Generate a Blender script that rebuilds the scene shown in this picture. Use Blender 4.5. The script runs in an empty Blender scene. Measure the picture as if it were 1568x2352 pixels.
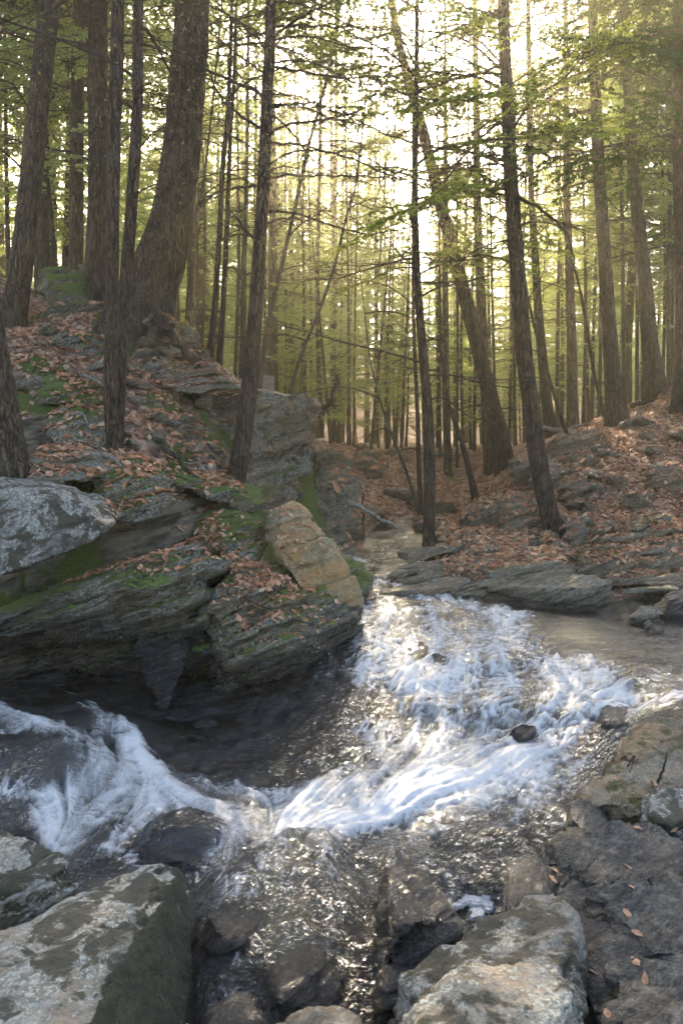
import bpy, bmesh, math, random
import numpy as np
from mathutils import Vector, Matrix
from mathutils.bvhtree import BVHTree

random.seed(7)
rng = np.random.default_rng(11)
R = math.radians
SC = bpy.context.scene
COL = SC.collection

# ------------------------------------------------------------------ camera, sky, sun, exposure
H = 2.8                      # camera height above the lowest pool
F = 1829.0                   # focal length in units of a 1568 x 2352 picture (28 mm, portrait)
PITCH = math.atan(96 / F)
cp, sp = math.cos(PITCH), math.sin(PITCH)

cam_d = bpy.data.cameras.new('camera')
cam = bpy.data.objects.new('camera', cam_d)
COL.objects.link(cam)
cam.location = (0, 0, H)
cam.rotation_euler = (math.pi / 2 - PITCH, 0, 0)
cam_d.sensor_fit = 'VERTICAL'
cam_d.sensor_height = 36
cam_d.lens = 28
cam_d.clip_start = 0.05
cam_d.clip_end = 3000
cam_d.dof.use_dof = True
cam_d.dof.focus_distance = 8.6
cam_d.dof.aperture_fstop = 3.2
SC.camera = cam

SUN_EL, SUN_AZ = R(30), R(-3)        # azimuth from +Y towards +X
world = bpy.data.worlds.new('World')
SC.world = world
world.use_nodes = True
wn = world.node_tree.nodes
wl = world.node_tree.links
sky = wn.new('ShaderNodeTexSky')
sky.sky_type = 'NISHITA'
sky.sun_disc = False
sky.sun_elevation = SUN_EL
sky.sun_rotation = SUN_AZ
sky.air_density = 0.8
sky.dust_density = 3.0
sky.ozone_density = 0.9
wl.new(sky.outputs[0], wn['Background'].inputs[0])
wn['Background'].inputs[1].default_value = 0.15

sun_d = bpy.data.lights.new('sun', 'SUN')
sun = bpy.data.objects.new('sun', sun_d)
COL.objects.link(sun)
sun_d.energy = 3.5
sun_d.angle = R(0.5)
sun_d.color = (1.0, 0.84, 0.60)
to_sun = Vector((math.sin(SUN_AZ) * math.cos(SUN_EL), math.cos(SUN_AZ) * math.cos(SUN_EL), math.sin(SUN_EL)))
sun.rotation_euler = to_sun.to_track_quat('Z', 'Y').to_euler()
sun.location = (0, 30, 30)

SC.view_settings.view_transform = 'Standard'
SC.view_settings.look = 'None'
SC.view_settings.exposure = 2.85
SC.view_settings.gamma = 1.0
SC.view_settings.use_curve_mapping = False
SC.render.engine = 'CYCLES'
cy = SC.cycles
cy.use_denoising = True
cy.max_bounces = 6
cy.diffuse_bounces = 3
cy.glossy_bounces = 3
cy.transmission_bounces = 4
cy.volume_bounces = 1
cy.transparent_max_bounces = 8
cy.sample_clamp_indirect = 6.0
cy.caustics_reflective = False
cy.caustics_refractive = False

# ------------------------------------------------------------------ geometry helpers
def W(u, v, d):
    """point seen at (u, v) of a 1568 x 2352 picture at depth d metres"""
    a, b = (u - 784) / F, (1176 - v) / F
    return np.array((a * d, d * (cp + b * sp), H + d * (b * cp - sp)))

def Wz(u, v, z):
    b = (1176 - v) / F
    return W(u, v, (z - H) / (b * cp - sp))

_perm = rng.permutation(256)
_perm = np.concatenate([_perm, _perm, _perm]).astype(np.int32)
_grad = rng.normal(size=(256, 3)); _grad /= np.linalg.norm(_grad, axis=1)[:, None]

def noise(p):
    """gradient noise, p (n,3) -> about -1..1"""
    p = np.asarray(p, dtype=np.float64)
    i = np.floor(p).astype(np.int64); f = p - i
    i &= 255
    w = f * f * f * (f * (f * 6 - 15) + 10)
    out = 0
    for dx in (0, 1):
        wx = w[:, 0] if dx else 1 - w[:, 0]
        a = _perm[(i[:, 0] + dx) & 255]
        for dy in (0, 1):
            wy = w[:, 1] if dy else 1 - w[:, 1]
            b = _perm[(a + i[:, 1] + dy) & 255]
            for dz in (0, 1):
                wz = w[:, 2] if dz else 1 - w[:, 2]
                g = _grad[_perm[(b + i[:, 2] + dz) & 255]]
                out = out + wx * wy * wz * (g[:, 0] * (f[:, 0] - dx) + g[:, 1] * (f[:, 1] - dy) + g[:, 2] * (f[:, 2] - dz))
    return out * 1.6

def fbm(p, octaves=4, gain=0.5, lac=2.03):
    s, a, t = 0, 1.0, 0
    p = np.asarray(p, dtype=np.float64)
    for k in range(octaves):
        s = s + a * noise(p + 17.3 * k); t += a; a *= gain; p = p * lac
    return s / t

def sstep(a, b, x):
    t = np.clip((x - a) / (b - a), 0, 1)
    return t * t * (3 - 2 * t)

def mesh_np(name, V, Fq, mats, smooth=True, attrs=None, uv=None, matidx=None):
    """mesh from arrays; Fq (n,3) or (n,4) or a list of such arrays"""
    if not isinstance(Fq, list): Fq = [Fq]
    Fq = [np.asarray(f, dtype=np.int32) for f in Fq if len(f)]
    me = bpy.data.meshes.new(name)
    V = np.asarray(V, dtype=np.float32)
    me.vertices.add(len(V)); me.vertices.foreach_set('co', V.ravel())
    loops = np.concatenate([f.ravel() for f in Fq])
    tot = np.concatenate([np.full(len(f), f.shape[1], dtype=np.int32) for f in Fq])
    start = np.concatenate([[0], np.cumsum(tot)[:-1]]).astype(np.int32)
    me.loops.add(len(loops)); me.loops.foreach_set('vertex_index', loops)
    me.polygons.add(len(tot)); me.polygons.foreach_set('loop_start', start)
    me.polygons.foreach_set('loop_total', tot)
    if matidx is not None: me.polygons.foreach_set('material_index', np.asarray(matidx, dtype=np.int32))
    me.update(calc_edges=True)
    me.polygons.foreach_set('use_smooth', np.full(len(tot), smooth, dtype=bool))
    for m in (mats if isinstance(mats, (list, tuple)) else [mats]):
        me.materials.append(m)
    for k, a in (attrs or {}).items():
        at = me.attributes.new(k, 'FLOAT', 'POINT'); at.data.foreach_set('value', np.asarray(a, dtype=np.float32))
    if uv is not None:
        l = me.uv_layers.new(name='UVMap'); l.data.foreach_set('uv', np.asarray(uv, dtype=np.float32)[loops].ravel())
    return me

def link(name, data, parent=None):
    o = bpy.data.objects.new(name, data); COL.objects.link(o)
    if parent is not None: o.parent = parent
    return o

def tag(o, label=None, cat=None, group=None, kind=None):
    if label: o['label'] = label
    if cat: o['category'] = cat
    if group: o['group'] = group
    if kind: o['kind'] = kind
    return o

def localise(me, origin):
    """shift mesh data so that the object can stand at origin"""
    me.transform(Matrix.Translation(-Vector(origin)))

class Acc:
    """collects quads and triangles"""
    def __init__(s): s.V = []; s.Q = []; s.T = []; s.n = 0; s.uv = []
    def add(s, V, Q=None, T=None, uv=None):
        V = np.asarray(V, dtype=np.float64)
        if Q is not None and len(Q): s.Q.append(np.asarray(Q) + s.n)
        if T is not None and len(T): s.T.append(np.asarray(T) + s.n)
        s.V.append(V); s.n += len(V)
        s.uv.append(uv if uv is not None else np.zeros((len(V), 2)))
    def arrays(s):
        V = np.concatenate(s.V) if s.V else np.zeros((0, 3))
        fs = []
        if s.Q: fs.append(np.concatenate(s.Q))
        if s.T: fs.append(np.concatenate(s.T))
        return V, fs
    def mesh(s, name, mats, smooth=True, with_uv=False):
        V, fs = s.arrays()
        return mesh_np(name, V, fs, mats, smooth, uv=np.concatenate(s.uv) if with_uv else None)

def tube(acc, pts, rad, sides=6, uv0=0.0):
    """tapered tube along pts (n,3) with radii rad (n,)"""
    pts = np.asarray(pts, dtype=np.float64); rad = np.asarray(rad, dtype=np.float64)
    n = len(pts)
    tan = np.gradient(pts, axis=0); tan /= np.linalg.norm(tan, axis=1)[:, None] + 1e-9
    ref = np.array((1.0, 0, 0)) if abs(tan[0, 0]) < 0.8 else np.array((0, 1.0, 0))
    a = ref - tan * (tan @ ref)[:, None]; a /= np.linalg.norm(a, axis=1)[:, None] + 1e-9
    b = np.cross(tan, a)
    th = np.linspace(0, 2 * np.pi, sides, endpoint=False)
    V = pts[:, None] + rad[:, None, None] * (np.cos(th)[None, :, None] * a[:, None] + np.sin(th)[None, :, None] * b[:, None])
    i = np.arange(n - 1)[:, None] * sides; j = np.arange(sides)[None]; k = (j + 1) % sides
    Q = np.stack([i + j, i + k, i + sides + k, i + sides + j], -1).reshape(-1, 4)
    acc.add(V.reshape(-1, 3), Q)

def smooth_path(P, n):
    """Catmull-Rom resampling"""
    P = np.asarray(P, dtype=np.float64)
    Pe = np.concatenate([[2 * P[0] - P[1]], P, [2 * P[-1] - P[-2]]])
    t = np.linspace(0, len(P) - 1 - 1e-6, n); i = t.astype(int); f = (t - i)[:, None]
    p0, p1, p2, p3 = Pe[i], Pe[i + 1], Pe[i + 2], Pe[i + 3]
    return 0.5 * (2 * p1 + (p2 - p0) * f + (2 * p0 - 5 * p1 + 4 * p2 - p3) * f ** 2 + (3 * p1 - p0 - 3 * p2 + p3) * f ** 3)

# ------------------------------------------------------------------ materials
class NT:
    def __init__(s, name):
        s.m = bpy.data.materials.new(name); s.m.use_nodes = True
        s.t = s.m.node_tree; s.t.nodes.clear()
        s.out = s.t.nodes.new('ShaderNodeOutputMaterial')
    def n(s, typ, ins=None, **kw):
        x = s.t.nodes.new(typ)
        for k, v in kw.items(): setattr(x, k, v)
        for k, v in (ins or {}).items():
            if isinstance(v, bpy.types.NodeSocket): s.t.links.new(v, x.inputs[k])
            elif v is not None: x.inputs[k].default_value = v
        return x
    def noise(s, vec, scale, detail=4, rough=0.55, dist=0.0):
        return s.n('ShaderNodeTexNoise', {'Vector': vec, 'Scale': scale, 'Detail': detail, 'Roughness': rough, 'Distortion': dist}).outputs[0]
    def math(s, op, a, b=None, clamp=False):
        x = s.n('ShaderNodeMath', {0: a, 1: b}, operation=op); x.use_clamp = clamp
        return x.outputs[0]
    def mr(s, v, a, b, c=0.0, d=1.0, smooth=True):
        x = s.n('ShaderNodeMapRange', {'Value': v, 'From Min': a, 'From Max': b, 'To Min': c, 'To Max': d})
        if smooth: x.interpolation_type = 'SMOOTHSTEP'
        return x.outputs[0]
    def mix(s, f, a, b):
        x = s.n('ShaderNodeMix', data_type='RGBA')
        for k, v in ((0, f), (6, a), (7, b)):
            if isinstance(v, bpy.types.NodeSocket): s.t.links.new(v, x.inputs[k])
            else: x.inputs[k].default_value = v if k == 0 else (*v, 1)
        return x.outputs[2]
    def ramp(s, v, stops):
        x = s.n('ShaderNodeValToRGB', {0: v}); e = x.color_ramp.elements
        while len(e) < len(stops): e.new(0.5)
        for el, (p, c) in zip(e, stops): el.position = p; el.color = (*c, 1)
        return x.outputs[0]
    def attr(s, name): return s.n('ShaderNodeAttribute', attribute_name=name).outputs['Fac']
    def bump(s, h, dist, strength=1.0, normal=None):
        return s.n('ShaderNodeBump', {'Height': h, 'Distance': dist, 'Strength': strength, 'Normal': normal}).outputs[0]
    def scale(s, vec, sc, rot=(0, 0, 0)):
        a = s.n('ShaderNodeMapping', {'Vector': vec, 'Rotation': rot})
        return s.n('ShaderNodeVectorMath', {0: a.outputs[0], 1: sc}, operation='MULTIPLY').outputs[0]
    def done(s, sh): s.t.links.new(sh, s.out.inputs[0]); return s.m

STRATA_ROT = (R(8), R(22), 0)     # puts the tilted bedding of the schist level

def rock_mat(name, c1, c2, c3, lichen=0.4, lichen_col=(0.36, 0.37, 0.31), moss=(0.095, 0.125, 0.018), wet_rough=0.12, blotch=0.0,
             rust=0.0, strat=5.0):
    N = NT(name)
    pos = N.n('ShaderNodeNewGeometry').outputs['Position']
    st = N.scale(pos, (1.0, 1.0, strat), STRATA_ROT)
    n1 = N.noise(st, 1.7, 7, 0.62, 0.25)
    n2 = N.noise(pos, 26, 5, 0.6)
    n3 = N.noise(pos, 1.3, 4, 0.5)
    n4 = N.noise(st, 7.0, 6, 0.65, 0.4)
    nf = N.noise(pos, 90, 3, 0.6)
    c = N.mix(N.mr(n1, 0.34, 0.66), c1, c2)
    c = N.mix(N.mr(n4, 0.42, 0.7), c, c3)
    c = N.mix(N.math('MULTIPLY', N.mr(n2, 0.35, 0.62), 0.55), c, (c1[0] * .45, c1[1] * .45, c1[2] * .45))
    if rust: c = N.mix(N.math('MULTIPLY', N.mr(N.noise(pos, 2.3, 5, .6), 0.42, 0.62), rust), c, (0.30, 0.155, 0.045))
    # lichen: crusty pale patches made of small discs
    v = N.noise(pos, 34, 6, .7, .6)
    lm = N.math('MULTIPLY', N.mr(N.math('ADD', N.math('MULTIPLY', n2, 0.6), N.math('MULTIPLY', n3, 0.75)), 0.72 - 0.14 * lichen, 0.80 - 0.14 * lichen), N.mr(v, 0.47, 0.56))
    lm = N.math('MULTIPLY', lm, min(1.0, lichen * 1.6))
    c = N.mix(lm, c, N.mix(nf, tuple(x * .55 for x in lichen_col), tuple(min(x * 1.25, .8) for x in lichen_col)))
    if blotch:
        bl = N.mr(N.noise(pos, 4.0, 9, .68, .6), .60 - .2 * blotch, .66 - .2 * blotch)
        c = N.mix(bl, c, N.mix(n2, (0.014, 0.013, 0.009), (0.075, 0.062, 0.030)))
    wet = N.mr(N.math('ADD', N.attr('wet'), N.math('MULTIPLY', N.math('SUBTRACT', n3, 0.5), 0.8)), 0.3, 0.75)
    dark = N.n('ShaderNodeVectorMath', {0: c, 1: (0.36, 0.36, 0.38)}, operation='MULTIPLY').outputs[0]
    c = N.mix(wet, c, (0, 0, 0)); N.t.links.new(dark, c.node.inputs[7])
    mm = N.mr(N.math('ADD', N.attr('moss'), N.math('MULTIPLY', N.math('SUBTRACT', N.noise(pos, 9, 5, 0.6), 0.5), 1.3)), 0.40, 0.62)
    mc = N.mix(N.noise(pos, 40, 3, .6), tuple(x * .5 for x in moss), tuple(x * 1.7 for x in moss))
    c = N.mix(mm, c, mc)
    hgt = N.math('ADD', N.math('MULTIPLY', n1, 1.4), N.math('ADD', N.math('MULTIPLY', n4, 0.45), N.math('MULTIPLY', n2, 0.16)))
    b = N.bump(hgt, 0.14, 1.0)
    b = N.bump(N.math('ADD', N.math('MULTIPLY', nf, 0.5), N.math('MULTIPLY', N.math('MULTIPLY', N.noise(pos, 60, 4, .7), mm), 3.0)), 0.012, 0.8, b)
    rough = N.math('SUBTRACT', 0.86, N.math('MULTIPLY', wet, 0.86 - wet_rough - 0.08))
    rough = N.math('MAXIMUM', rough, N.math('MULTIPLY', mm, 0.95))
    p = N.n('ShaderNodeBsdfPrincipled', {'Base Color': c, 'Roughness': rough, 'Normal': b})
    p.inputs['Specular IOR Level'].default_value = 0.55
    return N.done(p.outputs[0])

M = {}
M['schist'] = rock_mat('layered_schist', (0.05, 0.038, 0.022), (0.185, 0.14, 0.078), (0.31, 0.255, 0.16), 0.5)
M['grey_rock'] = rock_mat('grey_lichen_rock', (0.09, 0.085, 0.072), (0.20, 0.185, 0.155), (0.27, 0.25, 0.21), 0.65, (0.37, 0.355, 0.29), strat=2.0, blotch=.62)
M['pale_rock'] = rock_mat('pale_foreground_rock', (0.12, 0.11, 0.085), (0.29, 0.27, 0.215), (0.36, 0.33, 0.27), 0.6, (0.42, 0.42, 0.35), moss=(0.032, 0.031, 0.012), strat=1.6, rust=0.25, blotch=.5)
M['cliff_rock'] = rock_mat('cliff_schist', (0.05, 0.042, 0.028), (0.16, 0.13, 0.085), (0.27, 0.23, 0.165), 0.5, rust=.3, blotch=.3)
M['orange_rock'] = rock_mat('rusty_slab_rock', (0.17, 0.12, 0.06), (0.36, 0.245, 0.11), (0.33, 0.27, 0.17), 0.3, rust=0.75, strat=1.5)
M['dark_rock'] = rock_mat('dark_wet_rock', (0.016, 0.016, 0.016), (0.05, 0.048, 0.044), (0.15, 0.14, 0.115), 0.14, strat=5.0, rust=.1, wet_rough=.04)
M['brown_rock'] = rock_mat('brown_bank_rock', (0.13, 0.10, 0.065), (0.29, 0.235, 0.155), (0.36, 0.31, 0.225), 0.25, rust=0.45, moss=(0.085, 0.075, 0.012), strat=4.0)
M['ledge_rock'] = rock_mat('stream_ledge_rock', (0.10, 0.08, 0.052), (0.29, 0.235, 0.16), (0.40, 0.335, 0.235), 0.2, rust=0.25, moss=(0.09, 0.085, 0.014), strat=6.0)

def ground_mat():
    N = NT('forest_floor')
    pos = N.n('ShaderNodeNewGeometry').outputs['Position']
    v = N.n('ShaderNodeTexVoronoi', {'Vector': pos, 'Scale': 15.0}); 
    n1 = N.noise(pos, 3.0, 6, .6); n2 = N.noise(pos, 30, 5, .65)
    r = N.n('ShaderNodeSeparateColor', {0: v.outputs['Color']}).outputs[0]
    leaf = N.ramp(r, [(0.0, (0.10, 0.045, 0.028)), (0.35, (0.17, 0.085, 0.05)), (0.6, (0.27, 0.15, 0.09)), (0.85, (0.38, 0.24, 0.16)), (1.0, (0.46, 0.32, 0.23))])
    soil = N.mix(n2, (0.03, 0.02, 0.013), (0.11, 0.075, 0.05))
    c = N.mix(N.mr(N.math('ADD', N.attr('leafy'), N.math('MULTIPLY', N.math('SUBTRACT', n1, .5), 1.2)), 0.3, 0.6), soil, leaf)
    st = N.scale(pos, (1, 1, 5), STRATA_ROT)
    s1 = N.noise(st, 2.0, 7, .6, .3)
    stone = N.mix(N.mr(s1, .35, .65), (0.045, 0.036, 0.024), (0.21, 0.17, 0.115))
    rk = N.mr(N.math('ADD', N.attr('rocky'), N.math('MULTIPLY', N.math('SUBTRACT', n1, .5), .8)), 0.4, 0.6)
    c = N.mix(rk, c, stone)
    mm = N.mr(N.math('ADD', N.attr('moss'), N.math('MULTIPLY', N.math('SUBTRACT', N.noise(pos, 4, 5, 0.6), 0.5), 1.6)), 0.42, 0.6)
    c = N.mix(mm, c, N.mix(N.noise(pos, 35, 3, .6), (0.03, 0.04, 0.008), (0.11, 0.135, 0.022)))
    wet = N.attr('wet')
    dk = N.n('ShaderNodeVectorMath', {0: c, 1: (0.4, 0.38, 0.36)}, operation='MULTIPLY').outputs[0]
    c = N.mix(wet, c, (0, 0, 0)); N.t.links.new(dk, c.node.inputs[7])
    b = N.bump(N.math('ADD', s1, N.math('MULTIPLY', n2, .5)), .09, .9)
    b = N.bump(N.math('ADD', N.math('MULTIPLY', v.outputs[0], 1.0), N.noise(pos, 80, 3, .6)), .02, .7, b)
    p = N.n('ShaderNodeBsdfPrincipled', {'Base Color': c, 'Roughness': N.math('SUBTRACT', .9, N.math('MULTIPLY', wet, .65)), 'Normal': b})
    p.inputs['Specular IOR Level'].default_value = 0.3
    return N.done(p.outputs[0])
M['ground'] = ground_mat()

def bark_mat(name, c1, c2, sc=1.0, mossy=0.0):
    N = NT(name)
    pos = N.n('ShaderNodeTexCoord').outputs['Object']
    st = N.n('ShaderNodeVectorMath', {0: pos, 1: (1, 1, 0.16)}, operation='MULTIPLY').outputs[0]
    n1 = N.noise(st, 24 * sc, 6, .65, .5)
    nc = N.n('ShaderNodeTexNoise', {'Vector': pos, 'Scale': 9.0, 'Detail': 4.0}).outputs[1]
    wv = N.n('ShaderNodeVectorMath', {0: nc, 1: (.10, .10, .35)}, operation='MULTIPLY').outputs[0]
    st2 = N.n('ShaderNodeVectorMath', {0: N.n('ShaderNodeVectorMath', {0: pos, 1: wv}, operation='ADD').outputs[0], 1: (1, 1, 0.13)}, operation='MULTIPLY').outputs[0]
    v = N.n('ShaderNodeTexVoronoi', {'Vector': st2, 'Scale': 20 * sc, 'Randomness': 1.0}, feature='DISTANCE_TO_EDGE').outputs[0]
    n3 = N.noise(pos, 2.2, 4, .6)
    c = N.mix(N.mr(n1, .36, .66), c1, c2)
    c = N.mix(N.math('MULTIPLY', N.mr(v, .16, .0), .75), c, tuple(x * .3 for x in c1))
    c = N.mix(N.math('MULTIPLY', N.mr(n3, .52, .72), .35), c, (0.12, 0.12, 0.095))
    if mossy: c = N.mix(N.math('MULTIPLY', N.mr(N.noise(pos, 3, 5, .6), .45, .6), mossy), c, (0.05, 0.065, 0.02))
    h = N.math('ADD', n1, N.math('MULTIPLY', N.mr(v, 0, .2), .8))
    b = N.bump(h, .04, .9)
    p = N.n('ShaderNodeBsdfPrincipled', {'Base Color': c, 'Roughness': .9, 'Normal': b})
    p.inputs['Specular IOR Level'].default_value = .2
    return N.done(p.outputs[0])
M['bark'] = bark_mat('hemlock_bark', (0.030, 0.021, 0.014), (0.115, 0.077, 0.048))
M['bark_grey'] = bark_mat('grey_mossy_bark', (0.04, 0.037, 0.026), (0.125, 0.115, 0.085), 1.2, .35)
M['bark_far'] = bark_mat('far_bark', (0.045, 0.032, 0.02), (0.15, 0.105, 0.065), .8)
M['twig'] = bark_mat('twig_bark', (0.05, 0.036, 0.026), (0.13, 0.095, 0.065), 2)
M['dead_wood'] = bark_mat('bleached_dead_wood', (0.24, 0.21, 0.16), (0.5, 0.46, 0.38), 2)

def leaf_mat(name, col, trans, tr=.5, var=.35, fine=True):
    N = NT(name)
    g = N.n('ShaderNodeNewGeometry')
    oi = N.n('ShaderNodeObjectInfo').outputs['Random']
    r = g.outputs['Random Per Island']
    big = N.noise(g.outputs['Position'], 0.5, 3, .5)
    k = N.math('ADD', N.math('MULTIPLY', r, var), N.math('ADD', N.math('MULTIPLY', oi, .25), N.math('MULTIPLY', big, .35)))
    c1 = N.mix(k, tuple(x * .55 for x in col), tuple(x * 1.45 for x in col))
    c2 = N.mix(k, tuple(x * .6 for x in trans), tuple(x * 1.4 for x in trans))
    d = N.n('ShaderNodeBsdfDiffuse', {'Color': c1}).outputs[0]
    t = N.n('ShaderNodeBsdfTranslucent', {'Color': c2}).outputs[0]
    m = N.n('ShaderNodeMixShader', {0: tr, 1: d, 2: t}).outputs[0]
    return N.done(m)
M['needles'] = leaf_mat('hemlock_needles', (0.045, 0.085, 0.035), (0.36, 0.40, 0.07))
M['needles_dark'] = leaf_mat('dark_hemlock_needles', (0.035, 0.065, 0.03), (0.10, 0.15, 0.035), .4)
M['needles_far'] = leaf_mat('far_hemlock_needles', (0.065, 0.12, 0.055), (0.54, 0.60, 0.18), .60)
M['shrub_leaf'] = leaf_mat('bright_shrub_leaf', (0.10, 0.16, 0.03), (0.35, 0.45, 0.05), .5)

def litter_mat(name, dark=1.0):
    N = NT(name)
    g = N.n('ShaderNodeNewGeometry')
    r = g.outputs['Random Per Island']
    c = N.ramp(r, [(0, (0.16, 0.07, 0.04)), (0.18, (0.30, 0.135, 0.075)), (.4, (0.44, 0.205, 0.10)), (.6, (0.53, 0.29, 0.165)), (.8, (0.60, 0.39, 0.25)), (.92, (0.48, 0.20, 0.08)), (1, (0.26, 0.17, 0.12))])
    c = N.mix(N.math('MULTIPLY', N.mr(N.noise(g.outputs['Position'], 120, 3, .6), .4, .7), .5), c, (.12 * dark, .06 * dark, .035 * dark))
    c = N.n('ShaderNodeVectorMath', {0: c, 1: (dark, dark, dark)}, operation='MULTIPLY').outputs[0]
    p = N.n('ShaderNodeBsdfPrincipled', {'Base Color': c, 'Roughness': .6}); p.inputs['Specular IOR Level'].default_value = .3
    t = N.n('ShaderNodeBsdfTranslucent', {'Color': c}).outputs[0]
    return N.done(N.n('ShaderNodeMixShader', {0: .25, 1: p.outputs[0], 2: t}).outputs[0])
M['litter'] = litter_mat('fallen_leaf')

def water_mat():
    N = NT('stream_water')
    g = N.n('ShaderNodeNewGeometry'); pos = g.outputs['Position']
    foam = N.attr('foam'); chop = N.attr('chop')
    uvn = N.n('ShaderNodeUVMap').outputs[0]
    # ripples: fine and coarse, livelier where the stream is fast
    r1 = N.noise(pos, 25, 4, .62, .5); r2 = N.noise(pos, 62, 3, .6, .6); r0 = N.noise(pos, 6, 3, .5, .5)
    rp = N.n('ShaderNodeVectorMath', {0: pos, 1: (1.2, 5.0, 1)}, operation='MULTIPLY').outputs[0]
    rc = N.noise(rp, 2.4, 4, .55, .4)
    h = N.math('ADD', N.math('MULTIPLY', N.math('ADD', r1, N.math('MULTIPLY', r2, .35)), N.math('ADD', N.math('MULTIPLY', chop, .95), .05)), N.math('MULTIPLY', rc, N.math('SUBTRACT', .6, N.math('MULTIPLY', chop, .58))))
    h = N.math('MULTIPLY', N.math('ADD', h, N.math('MULTIPLY', r0, N.math('MULTIPLY', chop, 1.0))), N.mr(N.noise(pos, 2.2, 3, .5), .35, .65, .45, 1.15))
    b = N.bump(h, .055, 1.0)
    fr = N.n('ShaderNodeFresnel', {'IOR': 1.33, 'Normal': b}).outputs[0]
    fr = N.math('ADD', N.math('MULTIPLY', fr, 1.7), .008, True)
    tint = N.n('ShaderNodeBsdfTransparent', {'Color': (0.24, 0.235, 0.19, 1)}).outputs[0]
    gl = N.n('ShaderNodeBsdfGlossy', {'Color': (0.95, 0.97, 1, 1), 'Roughness': .075, 'Normal': b}).outputs[0]
    wat = N.n('ShaderNodeMixShader', {0: fr, 1: tint, 2: gl}).outputs[0]
    fb = N.bump(N.math('ADD', foam, N.math('MULTIPLY', r2, .3)), .006, .5)
    fd = N.n('ShaderNodeBsdfPrincipled', {'Base Color': (0.58, 0.57, 0.56, 1), 'Roughness': .55, 'Normal': fb}).outputs[0]
    ft = N.n('ShaderNodeBsdfTranslucent', {'Color': (0.45, 0.46, 0.46, 1)}).outputs[0]
    fo = N.n('ShaderNodeMixShader', {0: .25, 1: fd, 2: ft}).outputs[0]
    f = N.mr(N.math('ADD', foam, N.math('MULTIPLY', N.math('SUBTRACT', r2, .5), .5)), .12, 1.0)
    return N.done(N.n('ShaderNodeMixShader', {0: f, 1: wat, 2: fo}).outputs[0])
M['water'] = water_mat()
def foam_mat():
    N = NT('foam_bubbles')
    pos = N.n('ShaderNodeNewGeometry').outputs['Position']
    v = N.n('ShaderNodeTexVoronoi', {'Vector': pos, 'Scale': 70.0}).outputs[0]
    b = N.bump(v, .01, .7)
    p = N.n('ShaderNodeBsdfPrincipled', {'Base Color': N.mix(v, (.46, .46, .46), (.28, .29, .30)), 'Roughness': .5, 'Normal': b})
    return N.done(p.outputs[0])
M['foam'] = foam_mat()
M['plinth'] = rock_mat('cut_stone', (0.25, 0.2, 0.18), (0.4, 0.33, 0.3), (0.45, 0.4, 0.36), 0.1)

# ------------------------------------------------------------------ terrain and water surfaces
class RBF:
    def __init__(s, P, Z, smooth=0.02):
        s.P = np.asarray(P, dtype=np.float64); Z = np.asarray(Z, dtype=np.float64)
        D = np.linalg.norm(s.P[:, None] - s.P[None], axis=-1)
        n = len(Z); A = np.zeros((n + 3, n + 3)); A[:n, :n] = -D - np.eye(n) * smooth * -1
        B = np.c_[np.ones(n), s.P]; A[:n, n:] = B; A[n:, :n] = B.T
        s.c = np.linalg.solve(A, np.r_[Z, 0, 0, 0])
    def __call__(s, X, Y):
        shp = np.shape(X); q = np.c_[np.ravel(X), np.ravel(Y)]; out = np.empty(len(q)); n = len(s.P)
        for a in range(0, len(q), 60000):
            c = q[a:a + 60000]
            D = np.sqrt((c[:, 0:1] - s.P[None, :, 0]) ** 2 + (c[:, 1:2] - s.P[None, :, 1]) ** 2)
            out[a:a + 60000] = -D @ s.c[:n] + s.c[n] + c @ s.c[n + 1:]
        return out.reshape(shp)

# still-water levels as (u, v, z)
WATER = [(900, 1340, 1.0), (1000, 1338, 1.0), (850, 1400, .88), (1100, 1390, .86), (1000, 1430, .80), (1300, 1385, .74), (1560, 1400, .72),
         (1560, 1590, .70), (1380, 1480, .72), (1460, 1560, .69), (1440, 1630, .46), (1550, 1625, .66), (1200, 1500, .66), (1250, 1580, .52), (1100, 1580, .46), (1000, 1500, .62),
         (860, 1510, .58), (830, 1600, .36), (1000, 1650, .30), (1200, 1700, .26), (1330, 1740, .24), (1150, 1780, .16), (640, 1880, .06), (900, 1790, .16),
         (900, 1880, .02), (700, 1760, .10), (400, 1800, .10), (560, 1700, .10), (460, 1740, .08), (0, 1650, .46), (150, 1655, .44), (-200, 1650, .5), (250, 1640, .42), (300, 1680, .30),
         (335, 1770, .10), (180, 1850, .06), (0, 1790, .20), (-200, 1800, .2), (0, 1590, .47), (120, 1592, .45), (400, 1660, .12), (480, 1650, .1), (0, 1900, .0), (150, 1950, -.12), (400, 1900, .0), (1000, 1920, .02),
         (1200, 1850, .10), (1300, 1830, .12), (550, 2000, -.02), (700, 2000, .0), (900, 2000, -.03), (1050, 2060, -.06), (900, 2200, -.1), (600, 2250, -.1),
         (700, 2400, -.25), (450, 2400, -.25), (1200, 1950, .04), (1300, 2100, -.05), (0, 2200, -.2), (1500, 2300, -.2), (820, 1286, 1.18), (860, 1310, 1.1), (1700, 1500, .7)]
wp = np.array([Wz(*w) for w in WATER])
extra_w = [(-4, 2, -.3), (4, 2, -.3), (0, 1, -.4), (2.0, 20, 1.6), (-2, 20, 1.6), (9, 9, .8), (-7, 8, .6), (-7, 5, .2)]
wp = np.concatenate([wp, np.array(extra_w)])
water_rbf = RBF(wp[:, :2], wp[:, 2], .01)

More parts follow.
